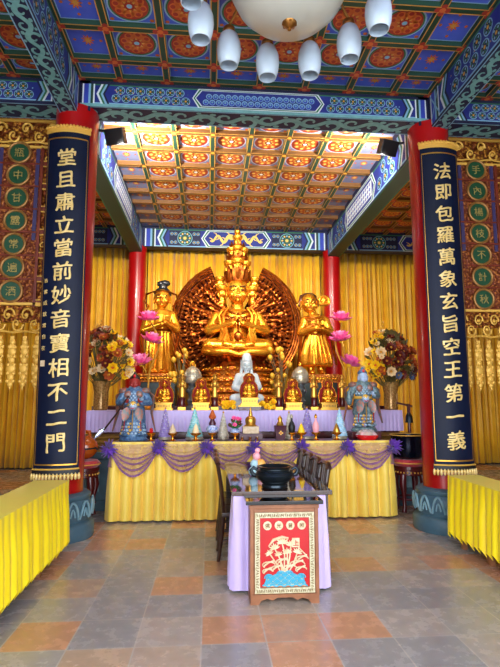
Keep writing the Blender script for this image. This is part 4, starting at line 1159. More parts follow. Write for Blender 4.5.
for c, x, z, r in (('pastel_blue',-.035,.05,.05),('pastel_blue',-.02,.125,.045),('pastel_orange',.045,.125,.048),('pastel_pink',.06,.05,.05),('pastel_pink',.0,.2,.042),('pastel_pink',.01,.26,.028)):
    mb = MB(); mb.ell((x,0,z),(r,r,r),M[c],18,12); mb.tube([(x,-r*.98,z-r*.3),(x,-r*1.02,z),(x,-r*.7,z+r*.75)],.003,M[c],5); obj('ball', mb, t)

# ------------------------------------------------------------------ objects on the lavender tier
# small seated figures under red haloes
def small_figure():
    t = thing('small_seated_statue', '', 'statue', (0,0,0), 0, 'small golden seated figures on the lavender tier')
    mb = MB(); mb.box(-.145,.145,-.1,.1,0,.035,M['gold_pale']); mb.box(-.125,.125,-.09,.09,.035,.1,M['gold_pale']); mb.box(-.14,.14,-.1,.1,.1,.125,M['gold_pale'])
    F = Face(mb,(0,-.09,0),(1,0,0),(0,0,1),(0,-1,0))
    for k in range(9): F.rect(-.11+.025*k,-.098+.025*k,.05,.085,1,M['brownline'])
    obj('stand', mb, t, bevel=.003)
    pts = [(-.135,.125),(-.15,.24),(-.125,.33),(-.085,.38),(-.09,.45),(-.05,.505),(0,.52)]
    pts = pts + [(-x,z) for x,z in reversed(pts[:-1])]; n = len(pts)
    mb = MB(); mb.add([(x,.05,z) for x,z in pts]+[(x,.08,z) for x,z in pts], [tuple(range(n)), tuple(n+i for i in reversed(range(n)))]+[(i,(i+1)%n,n+(i+1)%n,n+i) for i in range(n)], M['halo_red']); h = obj('halo', mb, t, label='red halo with gold rim')
    mb = MB(); mb.tube([(x,.045,z) for x,z in pts], .009, M['gold'], 8); mb.tube([(.055*cos(2*pi*k/16),.045,.43+.06*sin(2*pi*k/16)) for k in range(16)],.01,M['gold'],6,closed=True); obj('halo_rim', mb, h)
    mb = MB(); g = M['gold']
    mb.lathe([(.1,.125),(.115,.14),(.095,.16),(.11,.175)], g, seg=20)
    mb.ell((0,0,.2),(.11,.08,.035),g,16,8); mb.caps((0,.01,.2),(0,.0,.3),.05,.055,g)
    for s in (-1,1):
        mb.caps((s*.055,.0,.32),(s*.08,-.02,.25),.024,.02,g); mb.caps((s*.08,-.02,.25),(s*.02,-.065,.235),.02,.015,g)
        mb.caps((s*.03,-.02,.2),(s*.09,-.04,.195),.035,.03,g); mb.caps((s*.09,-.045,.195),(-s*.02,-.075,.19),.026,.018,g)
        mb.ell((s*.012,-.075,.235),(.022,.012,.01),g,8,6)
    mb.caps((0,0,.34),(0,0,.37),.022,.02,g); head(mb,(0,-.005,.395),.034,g); mb.ell((0,.005,.44),(.02,.02,.018),g,10,6)
    obj('body', fuse(mb,.006,1), t)
    return t
sf = small_figure()
spots = [(-1.34, 8.2, 1.44, 'leftmost, next to the lavender cone'), (-.75, 8.2, 1.44, 'below the left silver urn'), (.025, 8.1, 1.516, 'in front of the white statue'), (.755, 8.2, 1.44, 'below the right silver urn'), (1.34, 8.2, 1.44, 'rightmost, behind the sky blue cone')]
for i, (x, y, z, lab) in enumerate(spots):
    o = sf if i == 0 else dup(sf); o.location = (x,y,z); o['label'] = 'small golden seated figure with red halo, ' + lab
mb = MB(); mb.box(-.17,.17,-.12,.12,0,.06,M['darkred']); mb.box(-.18,.18,-.13,.13,.06,.075,M['gold_pale'])
tag(obj('block', mb, None, (.025,8.1,1.44)), 'dark red block raising the central small golden figure', 'block')

# white seated statue on yellow flowers
t = thing('marble_statue', 'white seated bodhisattva statue in meditation in front of the big gilded statue', 'statue', (.01, 8.48, 1.44))
m = M['marble']; mb = MB(); mb.lathe([(.26,0),(.27,.05),(.24,.09),(.26,.14)], m, seg=32, sy=.7); obj('stand', mb, t)
mb = MB()
mb.ell((0,-.03,.2),(.27,.17,.085),m,24,10); mb.caps((0,.02,.2),(0,.0,.5),.13,.13,m,18); mb.ell((0,0,.52),(.15,.1,.11),m,20,10)
for s in (-1,1):
    mb.caps((s*.14,0,.56),(s*.2,-.02,.38),.06,.06,m); mb.caps((s*.2,-.02,.38),(s*.04,-.14,.3),.06,.035,m)
    mb.caps((s*.08,-.03,.2),(s*.22,-.06,.19),.09,.075,m); mb.caps((s*.22,-.08,.19),(-s*.06,-.16,.17),.06,.04,m)
    hand(mb,(s*.05,-.14,.3),(-s*1,-.2,-.1),(0,-.3,1),.1,m,.1)
    mb.tube([(s*.06,.05,.84),(s*.075,.06,.7),(s*.1,.06,.56)],[.04,.035,.025],m,8)
mb.caps((0,0,.58),(0,-.005,.68),.05,.045,m); head(mb,(0,-.01,.74),.078,m)
mb.ell((0,.03,.8),(.095,.09,.1),m,16,10); mb.lathe([(.085,.82),(.08,.9),(.05,.95),(.0,.965)],m,seg=16)
obj('body', fuse(mb,.006,2), t)
paint_face(t,(0,-.01,.74),.078,M['stone_light'],M['stone_light'])
mb = MB()
for k in range(5): mb.tube([(-.13+.02*k,-.1-.012*k,.5-.03*k),(0,-.15,.42-.035*k),(.13-.02*k,-.1-.012*k,.5-.03*k)],.01,m,6)
obj('robe_fold', mb, t)
def flower_mesh(m, core, n=8, L=.05, W=.018, up=.5):
    mb = MB()
    for row, (e, l) in enumerate(((up, 1.), (up+.45, .72))):
        for k in range(n):
            a = 2*pi*(k+.5*row)/n; mb.petal((0,0,0), (cos(a)*cos(e), sin(a)*cos(e), sin(e)), (-cos(a)*sin(e), -sin(a)*sin(e), cos(e)), L*l, W*(1 if row==0 else .9), m, cup=.25, seg=4)
    mb.ell((0,0,L*.3),(L*.22,L*.22,L*.2),core,8,6)
    return mb.mesh('blossom')
def pose(o, d):
    o.rotation_euler = Vector(d).to_track_quat('Z','Y').to_euler()
fy = flower_mesh(M['fl_yellow'], M['ochre'], 9, .055, .018)
for s, nm in ((-1,'left'),(1,'right')):
    t = thing('yellow_flowers', f'bunch of yellow flowers at the {nm} foot of the white statue', 'flowers', (.01+s*.34, 8.26, 1.44))
    mb = MB()
    for k in range(8): mb.petal((0,0,.03),(cos(k),-.3+.5*sin(k),.5),(0,0,1),.09,.02,M['leafg'])
    obj('leaf', mb, t)
    rnd = random.Random(20+s)
    for k in range(13):
        o = obj('blossom', fy, t, (rnd.uniform(-.12,.12), rnd.uniform(-.1,.02), rnd.uniform(.03,.14))); pose(o, (rnd.uniform(-.5,.5),-1,rnd.uniform(.0,.9)))

# silver domed urns
def urn():
    t = thing('silver_urn', '', 'urn', (0,0,0), 0, 'silver domed urns on the lavender tier')
    mb = MB(); mb.lathe([(.11,0),(.12,.02),(.1,.05),(.07,.08),(.075,.12),(.095,.15),(.07,.18),(.065,.24),(.085,.28),(.09,.36),(.07,.4),(.08,.44)],M['greycarve'],seg=28)
    for k in range(8):
        a = 2*pi*k/8; mb.ell((.09*cos(a),.09*sin(a),.32),(.025,.025,.035),M['greycarve'],8,6)
    obj('stem', mb, t)
    mb = MB(); mb.lathe([(.08,.44),(.13,.45),(.15,.49),(.155,.55),(.14,.62),(.1,.68),(.05,.715),(.03,.73)],M['silver'],seg=32)
    for z,r in ((.49,.152),(.55,.157)): mb.tube([(r*cos(2*pi*k/32),r*sin(2*pi*k/32),z) for k in range(32)],.007,M['silver'],6,closed=True)
    obj('dome', mb, t)
    mb = MB(); mb.ell((0,0,.755),(.035,.035,.035),M['gold'],12,8); mb.lathe([(.025,.775),(.012,.8),(.0,.83)],M['gold'],seg=10); obj('finial', mb, t)
    return t
u0 = urn()
for i,(x,lab) in enumerate(((-.9,'silver domed urn behind the small golden figure, left of the white statue'),(.93,'silver domed urn behind the small golden figure, right of the white statue'))):
    o = u0 if i==0 else dup(u0); o.location = (x,8.5,1.44); o['label'] = lab
# little gilt standing figures on dark red stands
def mini():
    t = thing('standing_figurine', '', 'figurine', (0,0,0), 0, 'tiny gilt standing figures on the lavender tier')
    mb = MB(); mb.box(-.06,.06,-.05,.05,0,.05,M['gold_pale']); mb.lathe([(.05,.05),(.06,.07),(.045,.12),(.055,.18),(.06,.2)],M['darkred'],seg=16); obj('stand', mb, t)
    mb = MB(); g = M['gold_pale']; mb.lathe([(.05,.2),(.055,.22),(.045,.34),(.05,.44),(.03,.48),(.02,.5)],g,seg=16,sy=.8)
    for s in (-1,1): mb.caps((s*.045,0,.44),(s*.06,-.02,.37),.018,.015,g,8); mb.caps((s*.06,-.02,.37),(0,-.05,.4),.015,.01,g,8)
    head(mb,(0,0,.52),.028,g); mb.ell((0,0,.565),(.02,.02,.025),g,8,6)
    obj('body', fuse(mb,.006,1), t)
    mb = MB(); mb.tube([(.045*cos(2*pi*k/16),.03,.53+.05*sin(2*pi*k/16)) for k in range(16)],.007,g,6,closed=True); obj('halo', mb, t)
    return t
m0 = mini()
for i,(x,lab) in enumerate(((-1.06,'left of the left silver urn'),(-.53,'between the left silver urn and the white statue'),(.53,'between the white statue and the right silver urn'),(1.12,'right of the right silver urn'),(1.6,'beside the right pink lotus stem'))):
    o = m0 if i==0 else dup(m0); o.location = (x,8.28,1.44); o['label'] = 'tiny gilt standing figure, '+lab

# gilt bud sprays
for s, nm in ((-1,'left'),(1,'right')):
    t = thing('bud_spray', f'spray of yellow lotus buds on thin stems behind the {nm} silver urn', 'flowers', (-1.1 if s<0 else .64, 8.66, 1.44)); rnd = random.Random(31+s)
    mb = MB(); mb.lathe([(.06,0),(.08,.08),(.05,.2),(.06,.24)],M['plum'],seg=18); obj('vase', mb, t)
    mb = MB(); mb.ell((0,0,.025),(.036,.036,.045),M['goldbud'],10,8)
    for k in range(6): mb.petal((.015*cos(k*1.05),.015*sin(k*1.05),-.02),(.35*cos(k*1.05),.35*sin(k*1.05),1),(-cos(k*1.05),-sin(k*1.05),.3),.07,.02,M['goldbud'],cup=.15)
    bud = mb.mesh('bud'); st = MB()
    for k in range(17):
        x, z, y = rnd.uniform(-.2,.2), .42+.62*rnd.random(), rnd.uniform(-.1,.05)
        st.tube([(0,0,.2),(x*.5,y*.5,.2+(z-.2)*.6),(x,y,z)],.0045,M['leaf'],5)
        o = obj('bud', bud, t, (x,y,z)); pose(o, (x*1.5,-.4,.9)); o.scale = (rnd.uniform(.9,1.25),)*3
    obj('stem', st, t)

# pink lotus lamps on curling stems
def lotus_flower():
    mb = MB()
    for row,(e,n,L) in enumerate(((.05,9,.17),(.5,9,.16),(.95,7,.13))):
        for k in range(n):
            a = 2*pi*(k+.5*(row%2))/n; mb.petal((.02*cos(a),.02*sin(a),.01*row),(cos(a)*cos(e),sin(a)*cos(e),sin(e)),(-cos(a)*sin(e),-sin(a)*sin(e),cos(e)),L,.05,M['pinkpet'] if row<2 else M['pinktip'],cup=.3,seg=5,th=.15)
    return mb.mesh('lotus_flower')
lf = lotus_flower()
for s, nm, fl, bx in ((-1,'left',((-1.66,3.0),(-1.6,2.62),(-1.77,2.25)),-1.64),(1,'right',((1.68,3.04),(1.65,2.68),(1.79,2.26)),1.74)):
    t = thing('lotus_lamp', f"three bright pink lotus flowers on a curling gilded stem, {nm} of the altar", 'lotus lamp', (bx, 8.55, 1.44))
    mb = MB(); mb.lathe([(.1,0),(.11,.02),(.06,.05),(.03,.1),(.02,.14)],M['stemgold'],seg=20); obj('base', mb, t)
    mb = MB(); ctr = [(0,0,.12),(.0,0,.45),(s*-.03,-.02,.7),(s*-.12,-.02,.92),(s*-.16,0,1.15),(s*-.06,0,1.4),(fl[0][0]-bx,0,fl[0][1]-1.47)]
    def sm(P, n=6):
        out = []
        for i in range(len(P)-1):
            p0,p1,p2,p3 = [Vector(P[max(0,min(len(P)-1,i+q))]) for q in (-1,0,1,2)]
            for k in range(n):
                u = k/n; out.append(.5*((2*p1)+(-p0+p2)*u+(2*p0-5*p1+4*p2-p3)*u*u+(-p0+3*p1-3*p2+p3)*u**3))
        out.append(Vector(P[-1])); return out
    mb.tube(sm(ctr), .016, M['stemgold'], 8)
    for i in (1,2):
        fx, fz = fl[i][0]-bx, fl[i][1]-1.46; z0 = .45 if i==2 else .8
        mb.tube(sm([(0 if i==2 else s*-.06,0,z0),(fx*.3,-.05,z0+(fz-z0)*.4+.04),(fx,-.06,fz)]), .011, M['stemgold'], 7)
    obj('stem', mb, t)
    for i,(x,z) in enumerate(fl):
        o = obj('lotus_flower', lf, t, (x-bx, 0 if i==0 else -.06, z-1.44-.05)); o.scale = (1.15,)*3; o.rotation_euler = (.25,(0,.25,-.35)[i]*(-s),.3*i)
        mb = MB(); mb.lathe([(.02,-.03),(.035,0),(.045,.05),(.03,.06)],M['fl_yellow'],seg=12); obj('seed_pod', mb, o)

# big flower arrangements
def bouquet(x, y, label, seed, mirror):
    t = thing('flower_vase', label, 'flower vase', (x,y,1.44)); rnd = random.Random(seed)
    mb = MB(); mb.lathe([(.1,0),(.115,.02),(.1,.1),(.105,.25),(.135,.4),(.15,.46),(.14,.465),(.12,.4)],M['vase'],seg=32)
    for k in range(10):
        a = 2*pi*k/10; mb.tube([(.108*cos(a+z*1.5),.108*sin(a+z*1.5),z) for z in (.04,.12,.2,.28)],.008,M['vase'],6)
    obj('vase', mb, t)
    ms = {c: flower_mesh(M['fl_'+c], M['ochre'] if c!='yellow' else M['orange'], 8, .115, .042, .35) for c in ('maroon','orange','yellow','cream','blue')}
    st = MB(); lv = MB(); C = Vector((mirror*.03,0,.78))
    for k in range(98):
        a = rnd.uniform(0,2*pi); e = rnd.uniform(-.5,1.35); R = rnd.uniform(.7,1.)
        d = Vector((cos(a)*cos(e)*.46, -abs(sin(a)*cos(e))*.32, sin(e)*.55))*R
        p = C+d
        dx = d.x*mirror
        r = rnd.random()
        if dx > .12: c = 'yellow' if r<.55 else ('cream' if r<.8 else 'orange')
        elif d.z < -.1: c = 'blue' if r<.35 and mirror<0 else ('maroon' if r<.7 else 'cream')
        else: c = 'maroon' if r<.55 else ('orange' if r<.85 else 'cream')
        if mirror > 0: dx = -dx
        o = obj('blossom', ms[c], t, p); o.scale = (rnd.uniform(.5,.95),)*3; pose(o, d.normalized()*.8+Vector((0,-.7,.15)))
        st.tube([(rnd.uniform(-.05,.05),0,.44),C*.6+d*.4,p],.006,M['leaf'],5)
    for k in range(70):
        a = rnd.uniform(0,2*pi); e = rnd.uniform(-.5,1.4); d = Vector((cos(a)*cos(e)*.42,-abs(sin(a)*cos(e))*.28,sin(e)*.55)); lv.petal(C+d*.75,d,(0,-1,.4),rnd.uniform(.12,.2),.03,M['leaf'],cup=.3)
    for k in range(9):
        q = rnd.uniform(-.25,.2); L = rnd.uniform(1.25,1.5); st.tube([(0,0,.5),(q*.5,0,1.0),(q,-.02,L)],.005,M['ochre'],5)
        for j in range(6): st.ell((q*(.6+.08*j),-.01,L-.06*j),(.014,.014,.026),M['ochre'],6,5)
    obj('stem', st, t); obj('foliage', lv, t)
bouquet(-2.36, 8.3, 'amber vase of maroon, orange and yellow flowers beside the left front column', 51, 1)
bouquet(2.44, 8.3, 'amber vase of maroon, yellow and cream flowers beside the right front column', 52, -1)

# ------------------------------------------------------------------ objects on the front altar table (top at z = 1.038)
ZT = 1.039
def cone(x, y, h, r, m, label, tip='gold'):
    t = thing('offering_cone', label, 'offering cone', (x,y,ZT), 0, 'threaded offering cones on the altar table')
    mb = MB(); mb.lathe([(r*1.12,0),(r*1.15,.015),(r*1.02,.03),(r*1.0,.04)], M['silver'], seg=24); obj('base', mb, t)
    prof = []; n = 15
    for k in range(n):
        z = .04+(h-.04)*k/n; q = r*(1-k/n)+.008
        prof += [(q,z),(q*1.0+.006,z+.3*(h/n)),(q*.93,z+.62*(h/n)),(q*.9,z+.95*(h/n))]
    prof.append((.006,h)); mb = MB(); mb.lathe(prof, m, seg=24); obj('cone_body', mb, t)
    mb = MB()
    for k in range(46):
        z = .06+(h-.1)*(k/46); q = (r*(1-z/h)+.012); a = k*2.4; mb.ell((q*cos(a),q*sin(a),z),(.008,.008,.01),M['white'] if k%2 else M['silver'],6,5)
    obj('bead', mb, t)['kind'] = 'stuff'
    mb = MB(); mb.ell((0,0,h+.012),(.014,.014,.02),M['gold_pale' if tip=='gold' else 'cream'],8,6); obj('tip', mb, t)
cone(-1.25, 7.42, .43, .085, M['cone_lav'], 'lavender ribbed offering cone right of the blue armoured guardian')
cone(-.825, 7.42, .43, .115, M['cone_cyan'], 'turquoise offering cone with white beads on the altar table')
cone(-.41, 7.42, .37, .075, M['cone_cream'], 'cream offering cone left of the red potted flowers')
cone(.56, 7.42, .37, .075, M['cone_cream'], 'cream offering cone right of the gold stupa')
cone(.83, 7.42, .44, .1, M['cone_purple'], 'purple offering cone between the plum vase and the sky blue cone')
cone(1.32, 7.42, .42, .105, M['cone_sky'], 'sky blue offering cone left of the red-faced box guardian'.replace('red-faced box','teal armoured'), 'cream')
def goblet_parts(t, mm='gold', s=1.):
    mb = MB(); mb.lathe([(.05*s,0),(.052*s,.008),(.02*s,.025),(.014*s,.05),(.02*s,.065),(.055*s,.085),(.068*s,.11),(.062*s,.11),(.04*s,.092),(0,.088)], M[mm], seg=24); obj('goblet', mb, t)
def goblet(x, label, fill, y=7.14, mm='gold', s=1.):
    t = thing('offering_goblet', label, 'goblet', (x,y,ZT), 0, 'gold offering goblets along the altar table edge'); goblet_parts(t, mm, s)
    fill(t)
def f_red(t):
    mb = MB()
    for k in range(12):
        a = k*2.4; mb.petal((0,0,.1),(cos(a)*.5,sin(a)*.5,.8),(-cos(a),-sin(a),.4),.075,.025,M['redplastic'],cup=.3,seg=4)
    obj('red_flower', mb, t)
def f_cone(c):
    def f(t):
        mb = MB(); mb.lathe([(.045,.1),(.05,.13),(.035,.17),(.02,.21),(.0,.24)],M[c],seg=18); obj('offering', mb, t)
    return f
def f_bottle(c, cap='gold'):
    def f(t):
        mb = MB(); mb.lathe([(.03,.1),(.045,.13),(.05,.19),(.035,.24),(.016,.27),(.015,.31)],M[c],seg=20); obj('bottle', mb, t)
        mb = MB(); mb.lathe([(.018,.31),(.022,.33),(.012,.36),(0,.37)],M[cap],seg=12); obj('stopper', mb, t)
    return f
goblet(-1.415, 'small goblet holding a red flower beside the blue armoured guardian', f_red)
goblet(-1.12, 'gold goblet with a cream mound, between lavender and turquoise cones', f_cone('cream'))
goblet(-.8, 'wide gold goblet with a cream cone in front of the turquoise cone', f_cone('fl_cream'), s=1.2)
goblet(.69, 'gold goblet with a yellow mound left of the purple cone', f_cone('fl_yellow'), s=1.2)
goblet(.9, 'gold goblet with a tall pink bottle beside the purple cone', f_bottle('pastel_pink'))
goblet(1.2, 'gold goblet with a tan mound in front of the sky blue cone', f_cone('gold_pale'), s=1.1)
goblet(.55, 'gold goblet with a dark bottle in front of the cream cone', f_bottle('black','silver'), s=.8, y=7.12)
def f_porc(t):
    mb = MB(); mb.ell((0,0,.16),(.085,.085,.065),M['porcelain'],20,12); obj('porcelain_bowl', mb, t)
    mb = MB(); mb.lathe([(.045,.2),(.05,.24),(.03,.28),(.025,.36),(.03,.38)],M['plum'],seg=16); obj('bottle_neck', mb, t)
    mb = MB(); mb.lathe([(.04,.3),(.055,.33),(.03,.38),(.01,.43)],M['fl_orange'],seg=10); obj('stopper', mb, t)
goblet(-.57, 'goblet with a blue and white porcelain pot below the cream cone, left side', f_porc)
def f_flow(t):
    mb = MB(); mb.ell((0,0,.13),(.075,.075,.045),M['porcelain'],18,10); obj('pot', mb, t)
    lv = MB(); rr = flower_mesh(M['fl_maroon'], M['ochre'], 7, .045, .018, .5); pk = flower_mesh(M['pinkpet'], M['ochre'], 7, .045, .018, .5); rnd = random.Random(9)
    for k in range(26):
        a = rnd.uniform(0,2*pi); lv.petal((0,0,.16),(cos(a),sin(a)*.5,rnd.uniform(.2,1.2)),(0,0,1),rnd.uniform(.09,.16),.022,M['leafg'],cup=.3,seg=4)
    obj('leaf', lv, t)
    for k in range(9):
        o = obj('blossom', rr if k%2 else pk, t, (rnd.uniform(-.1,.1),rnd.uniform(-.07,0),rnd.uniform(.2,.32))); pose(o,(rnd.uniform(-.4,.4),-1,.6))
goblet(-.25, 'goblet holding a pot of red and pink flowers with green leaves', f_flow)
t = thing('gold_stupa', 'gold bell shaped stupa on a white block at the centre of the altar table', 'stupa', (-.02, 7.3, ZT))
mb = MB(); mb.box(-.17,.17,-.1,.1,0,.09,M['plum']); obj('plinth', mb, t, bevel=.006)
mb = MB(); mb.box(-.115,.115,-.08,.08,.09,.19,M['cream']); obj('block', mb, t, bevel=.004)
mb = MB(); mb.lathe([(.085,.19),(.09,.205),(.07,.215),(.075,.24),(.08,.28),(.07,.31),(.045,.33),(.03,.335),(.032,.35),(.026,.37),(.02,.4),(.014,.42),(.018,.435),(0,.46)],M['gold_pale'],seg=28); obj('dome', mb, t)
for k,x in enumerate((-.13,-.02,.08)):
    t = thing('oil_cup', ['leftmost','middle','rightmost'][k]+' tiny brass oil cup below the gold stupa', 'oil cup', (x-.02,7.12,ZT), 0, 'tiny brass oil cups'); mb = MB(); mb.lathe([(.022,0),(.008,.02),(.026,.045),(.024,.045),(0,.035)],M['gold'],seg=14); obj('cup', mb, t); mb = MB(); mb.cyl((0,0,.036),(0,0,.058),.003,M['cream'],seg=6); obj('wick', mb, t)
t = thing('plum_vase', 'plum coloured square vase with gold mark and small gold stopper, right of the gold stupa', 'vase', (.4, 7.24, ZT))
mb = MB(); mb.lathe([(.085,0),(.1,.1),(.115,.19),(.12,.2),(.1,.2),(.09,.17),(0,.16)],M['plum'],seg=4); obj('vase', mb, t, rot=(0,0,pi/4))
mb = MB(); F = Face(mb,(0,-.082,.1),(1,0,0),(0,0,1),(0,-1,0)); F.star(0,0,.035,4,1,M['gold_paint']); F.disc(0,.0,.012,2,M['redp'],8); obj('gold_mark', mb, t)
mb = MB(); mb.lathe([(.05,.2),(.055,.22),(.03,.26),(.035,.3),(0,.35)],M['gold_pale'],seg=18); obj('stopper', mb, t)
mb = MB(); mb.lathe([(.12,0),(.15,.03),(.165,.07),(.15,.07),(.13,.035),(0,.03)],M['redplastic'],seg=32); t = thing('red_dish','round red dish of wrapped sweets under clear film at the altar corner','dish',(1.64,7.14,ZT)); obj('dish', mb, t)
mb = MB(); rnd = random.Random(2)
for k in range(16): a=k*2.4; mb.ell((.1*sqrt(k/16)*cos(a),.1*sqrt(k/16)*sin(a),.06+.03*rnd.random()),(.035,.03,.025),M[rnd.choice(['redplastic','pastel_pink','cream'])],8,6)
sw = obj('sweets', mb, t); sw['kind'] = 'stuff'
mb = MB(); mb.grid(lambda u,v: ((.03+.13*v)*cos(2*pi*u),(.03+.13*v)*sin(2*pi*u),.15-.09*v*v+.015*sin(14*pi*u)*v),48,5,M['film']); obj('clear_film', mb, t)

# painted guardian figures
def guardian(t, arm, arm2, facem, hairm, s, robe=True):
    mb = MB(); mb.lathe([(.19,0),(.2,.02),(.18,.04),(.17,.06)],arm,seg=24,sy=.75); obj('stand', mb, t)
    mb = MB()
    for q in (-1,1):
        mb.ell((q*.09,-.06,.085),(.055,.1,.035),arm,12,6); mb.caps((q*.09,0,.09),(q*.085,.0,.3),.062,.07,arm); mb.caps((q*.085,0,.28),(q*.06,0,.44),.085,.09,arm)
        mb.caps((q*.13,0,.68),(q*.21,-.03,.53),.06,.052,arm)
    if robe: mb.lathe([(.19,.05),(.18,.12),(.15,.3),(.13,.46)],arm,seg=40,sy=.65,mod=lambda a,i:1+.05*cos(a*8))
    mb.caps((-.21,-.03,.53),(-.1 if s<0 else -.24,-.16,.52),.05,.038,arm); mb.caps((.21,-.03,.53),(.12,-.16,.52),.05,.038,arm)
    mb.ell((0,0,.48),(.14,.11,.1),arm,16,10); mb.caps((0,0,.46),(0,0,.66),.12,.125,arm); mb.ell((0,-.01,.66),(.15,.1,.08),arm,16,8)
    mb.caps((0,0,.7),(0,-.005,.76),.045,.04,arm)
    obj('body', fuse(mb,.009,2), t)
    mb = MB(); head(mb,(0,-.02,.8),.072,facem)
    obj('head', fuse(mb,.006,1), t, label='painted face')
    mb = MB(); hand(mb,((-.1 if s<0 else -.24),-.16,.52),(.3*(1 if s<0 else -1),-.5,.2),(0,-.3,-1),.1,facem,.5); obj('hand', fuse(mb,.006,1), t)
    mb = MB(); hand(mb,(.12,-.16,.52),(-.3,-.5,.3),(0,-.3,-1),.1,facem,.5)
    obj('hand', fuse(mb,.006,1), t)
    mb = MB()
    mb.tube([(.145*cos(2*pi*k/24),.115*sin(2*pi*k/24),.5) for k in range(24)],.022,M['gold_paint'],8,closed=True)
    mb.ell((0,-.125,.5),(.05,.03,.05),M['gold_paint'],12,8)
    for q in (-1,1):
        mb.ell((q*.155,0,.69),(.07,.075,.05),arm2,14,8); mb.ell((q*.075,-.1,.64),(.055,.025,.055),arm2,12,8)
        for k in range(3): mb.petal((q*.07,-.11+.0*k,.46),(q*.25,-.12,-1),(0,-1,0),.2-.03*k,.06,arm2,cup=.08,seg=5)
    for r_ in range(4):       # rows of light scales on chest and skirt
        for k in range(7): a = radians(-60+20*k+(10 if r_%2 else 0)); mb.ell((.14*sin(a),-.115*cos(a),.56+.03*r_),(.02,.012,.018),M['scale_light'],6,5)
        for k in range(9):
            a = radians(-70+17*k+(8 if r_%2 else 0)); q = .175-.012*r_; mb.ell((q*sin(a),-.72*q*cos(a),.1+.045*r_),(.022,.012,.02),M['scale_light'] if k%3 else M['gold_paint'],6,5)
    for q in (-1,0,1): mb.tube([(q*.1,-.13+.02*abs(q),.42),(q*.11,-.14+.02*abs(q),.28),(q*.12,-.15+.03*abs(q),.14)],[.014,.018,.012],M['redplastic'] if q else M['gold_paint'],6,flat=.4)
    # lion mask on the belly
    mb.ell((0,-.12,.48),(.06,.035,.06),M['scale_light'],14,10)
    for q in (-1,1): mb.ell((q*.026,-.15,.5),(.015,.012,.015),M['white'],8,6); mb.ell((q*.026,-.16,.5),(.007,.006,.007),M['black'],6,5); mb.ell((q*.05,-.125,.53),(.016,.012,.02),arm,6,5)
    mb.tube([(-.03,-.152,.455),(0,-.16,.447),(.03,-.152,.455)],.006,M['redplastic'],6)
    obj('armour_plate', mb, t, label='coloured armour plates and gold belt')
    mb = MB()
    for q in (-1,1): mb.tube([(q*.14,.06,.72),(q*.26,.08,.62),(q*.24,.06,.38),(q*.3,.04,.12)],[.03,.05,.05,.02],arm2,8,flat=.4)
    obj('ribbon', mb, t)
    mb = MB(); mb.lathe([(.068,.85),(.075,.87),(.06,.9),(.03,.93),(.015,.96)],hairm,seg=16)
    mb.ell((0,-.06,.9),(.02,.02,.028),M['redplastic'],8,6)
    obj('helmet', mb, t)
t = thing('guardian_statue', 'blue armoured guardian figure holding a long bladed staff, left end of altar table', 'statue', (-1.68, 7.3, ZT))
guardian(t, M['armour'], M['armour2'], M['facered'], M['hair'], -1)
mb = MB(); mb.tube([(-.05,-.2,.62),(-.2,-.23,.38),(-.36,-.26,.16)],.012,M['darkwood'],8); st = obj('staff', mb, t)
mb = MB(); mb.petal((-.34,-.258,.19),(-.62,-.05,-.7),(0,-1,.1),.19,.024,M['steel'],cup=.25,seg=8,th=.3); mb.tube([(-.36,-.26,.17),(-.42,-.26,.17),(-.44,-.26,.12)],[.012,.01,.004],M['steel'],6); obj('blade', mb, st)
t = thing('guardian_statue', 'teal armoured guardian figure with pale blue face, right end of altar table', 'statue', (1.7, 7.46, ZT))
mb = MB(); mb.box(-.22,.22,-.14,.14,0,.1,M['darkred']); obj('plinth', mb, t, bevel=.006)
k0 = len(t.children)
guardian(t, M['armour3'], M['armour2'], M['faceblue'], M['armour'], 1, False)
for c in t.children:
    if c.name.split('.')[0] != 'plinth': c.location.z += .1
mb = MB(); mb.lathe([(.0,.48),(.03,.5),(.05,.56),(.03,.66),(.035,.68),(.02,.7)],M['armour3'],seg=14,c=(-.27,-.2)); obj('held_pagoda', mb, t)

# standing bell bowl and stand, right
def round_stand(t, r, h, m):
    mb = MB(); mb.lathe([(r*.96,h-.13),(r,h-.12),(r,h-.05),(r*1.04,h-.04),(r*1.04,h),(0,h)],m,seg=36)
    for k in range(28): a=2*pi*k/28; mb.ell((r*cos(a),r*sin(a),h-.085),(.012,.012,.014),M['gold_paint'],6,5)
    obj('top', mb, t)
    for k in range(4):
        a = pi/4+k*pi/2; mb = MB()
        P = [(r*.88*cos(a),r*.88*sin(a),h-.12),(r*1.0*cos(a),r*1.0*sin(a),h-.25),(r*.86*cos(a),r*.86*sin(a),h*.4),(r*.84*cos(a),r*.84*sin(a),.1),(r*.95*cos(a),r*.95*sin(a),.02)]
        mb.tube(P,[.045,.05,.03,.026,.034],m,10); obj('leg', mb, t)
    mb = MB(); mb.tube([(r*.84*cos(2*pi*k/32),r*.84*sin(2*pi*k/32),.2) for k in range(32)],.016,m,8,closed=True); obj('stretcher', mb, t)
t = thing('bell_stand', 'dark red round wooden stand with legs under the black bell bowl', 'stand', (2.3, 7.3, 0)); round_stand(t, .22, .66, M['darkred'])
t = thing('drum_stand', 'dark red stool with curved legs under the orange wooden fish', 'stand', (-2.36, 7.28, 0)); round_stand(t, .22, .68, M['darkred'])
def cushion(x, z, label):
    t = thing('round_cushion', label, 'cushion', (x,7.28,z)); mb = MB(); mb.lathe([(.0,0),(.2,.0),(.235,.035),(.235,.06),(.2,.095),(0,.09)],M['cushred'],seg=36,mod=lambda a,i:1+.012*cos(a*16)); obj('pad', mb, t)
    mb = MB(); mb.tube([(.236*cos(2*pi*k/36),.236*sin(2*pi*k/36),.047) for k in range(36)],.009,M['gold_paint'],6,closed=True); obj('piping', mb, t)
cushion(2.3, .66, 'red brocade cushion under the black bell bowl'); cushion(-2.36, .68, 'red brocade cushion under the orange wooden fish')
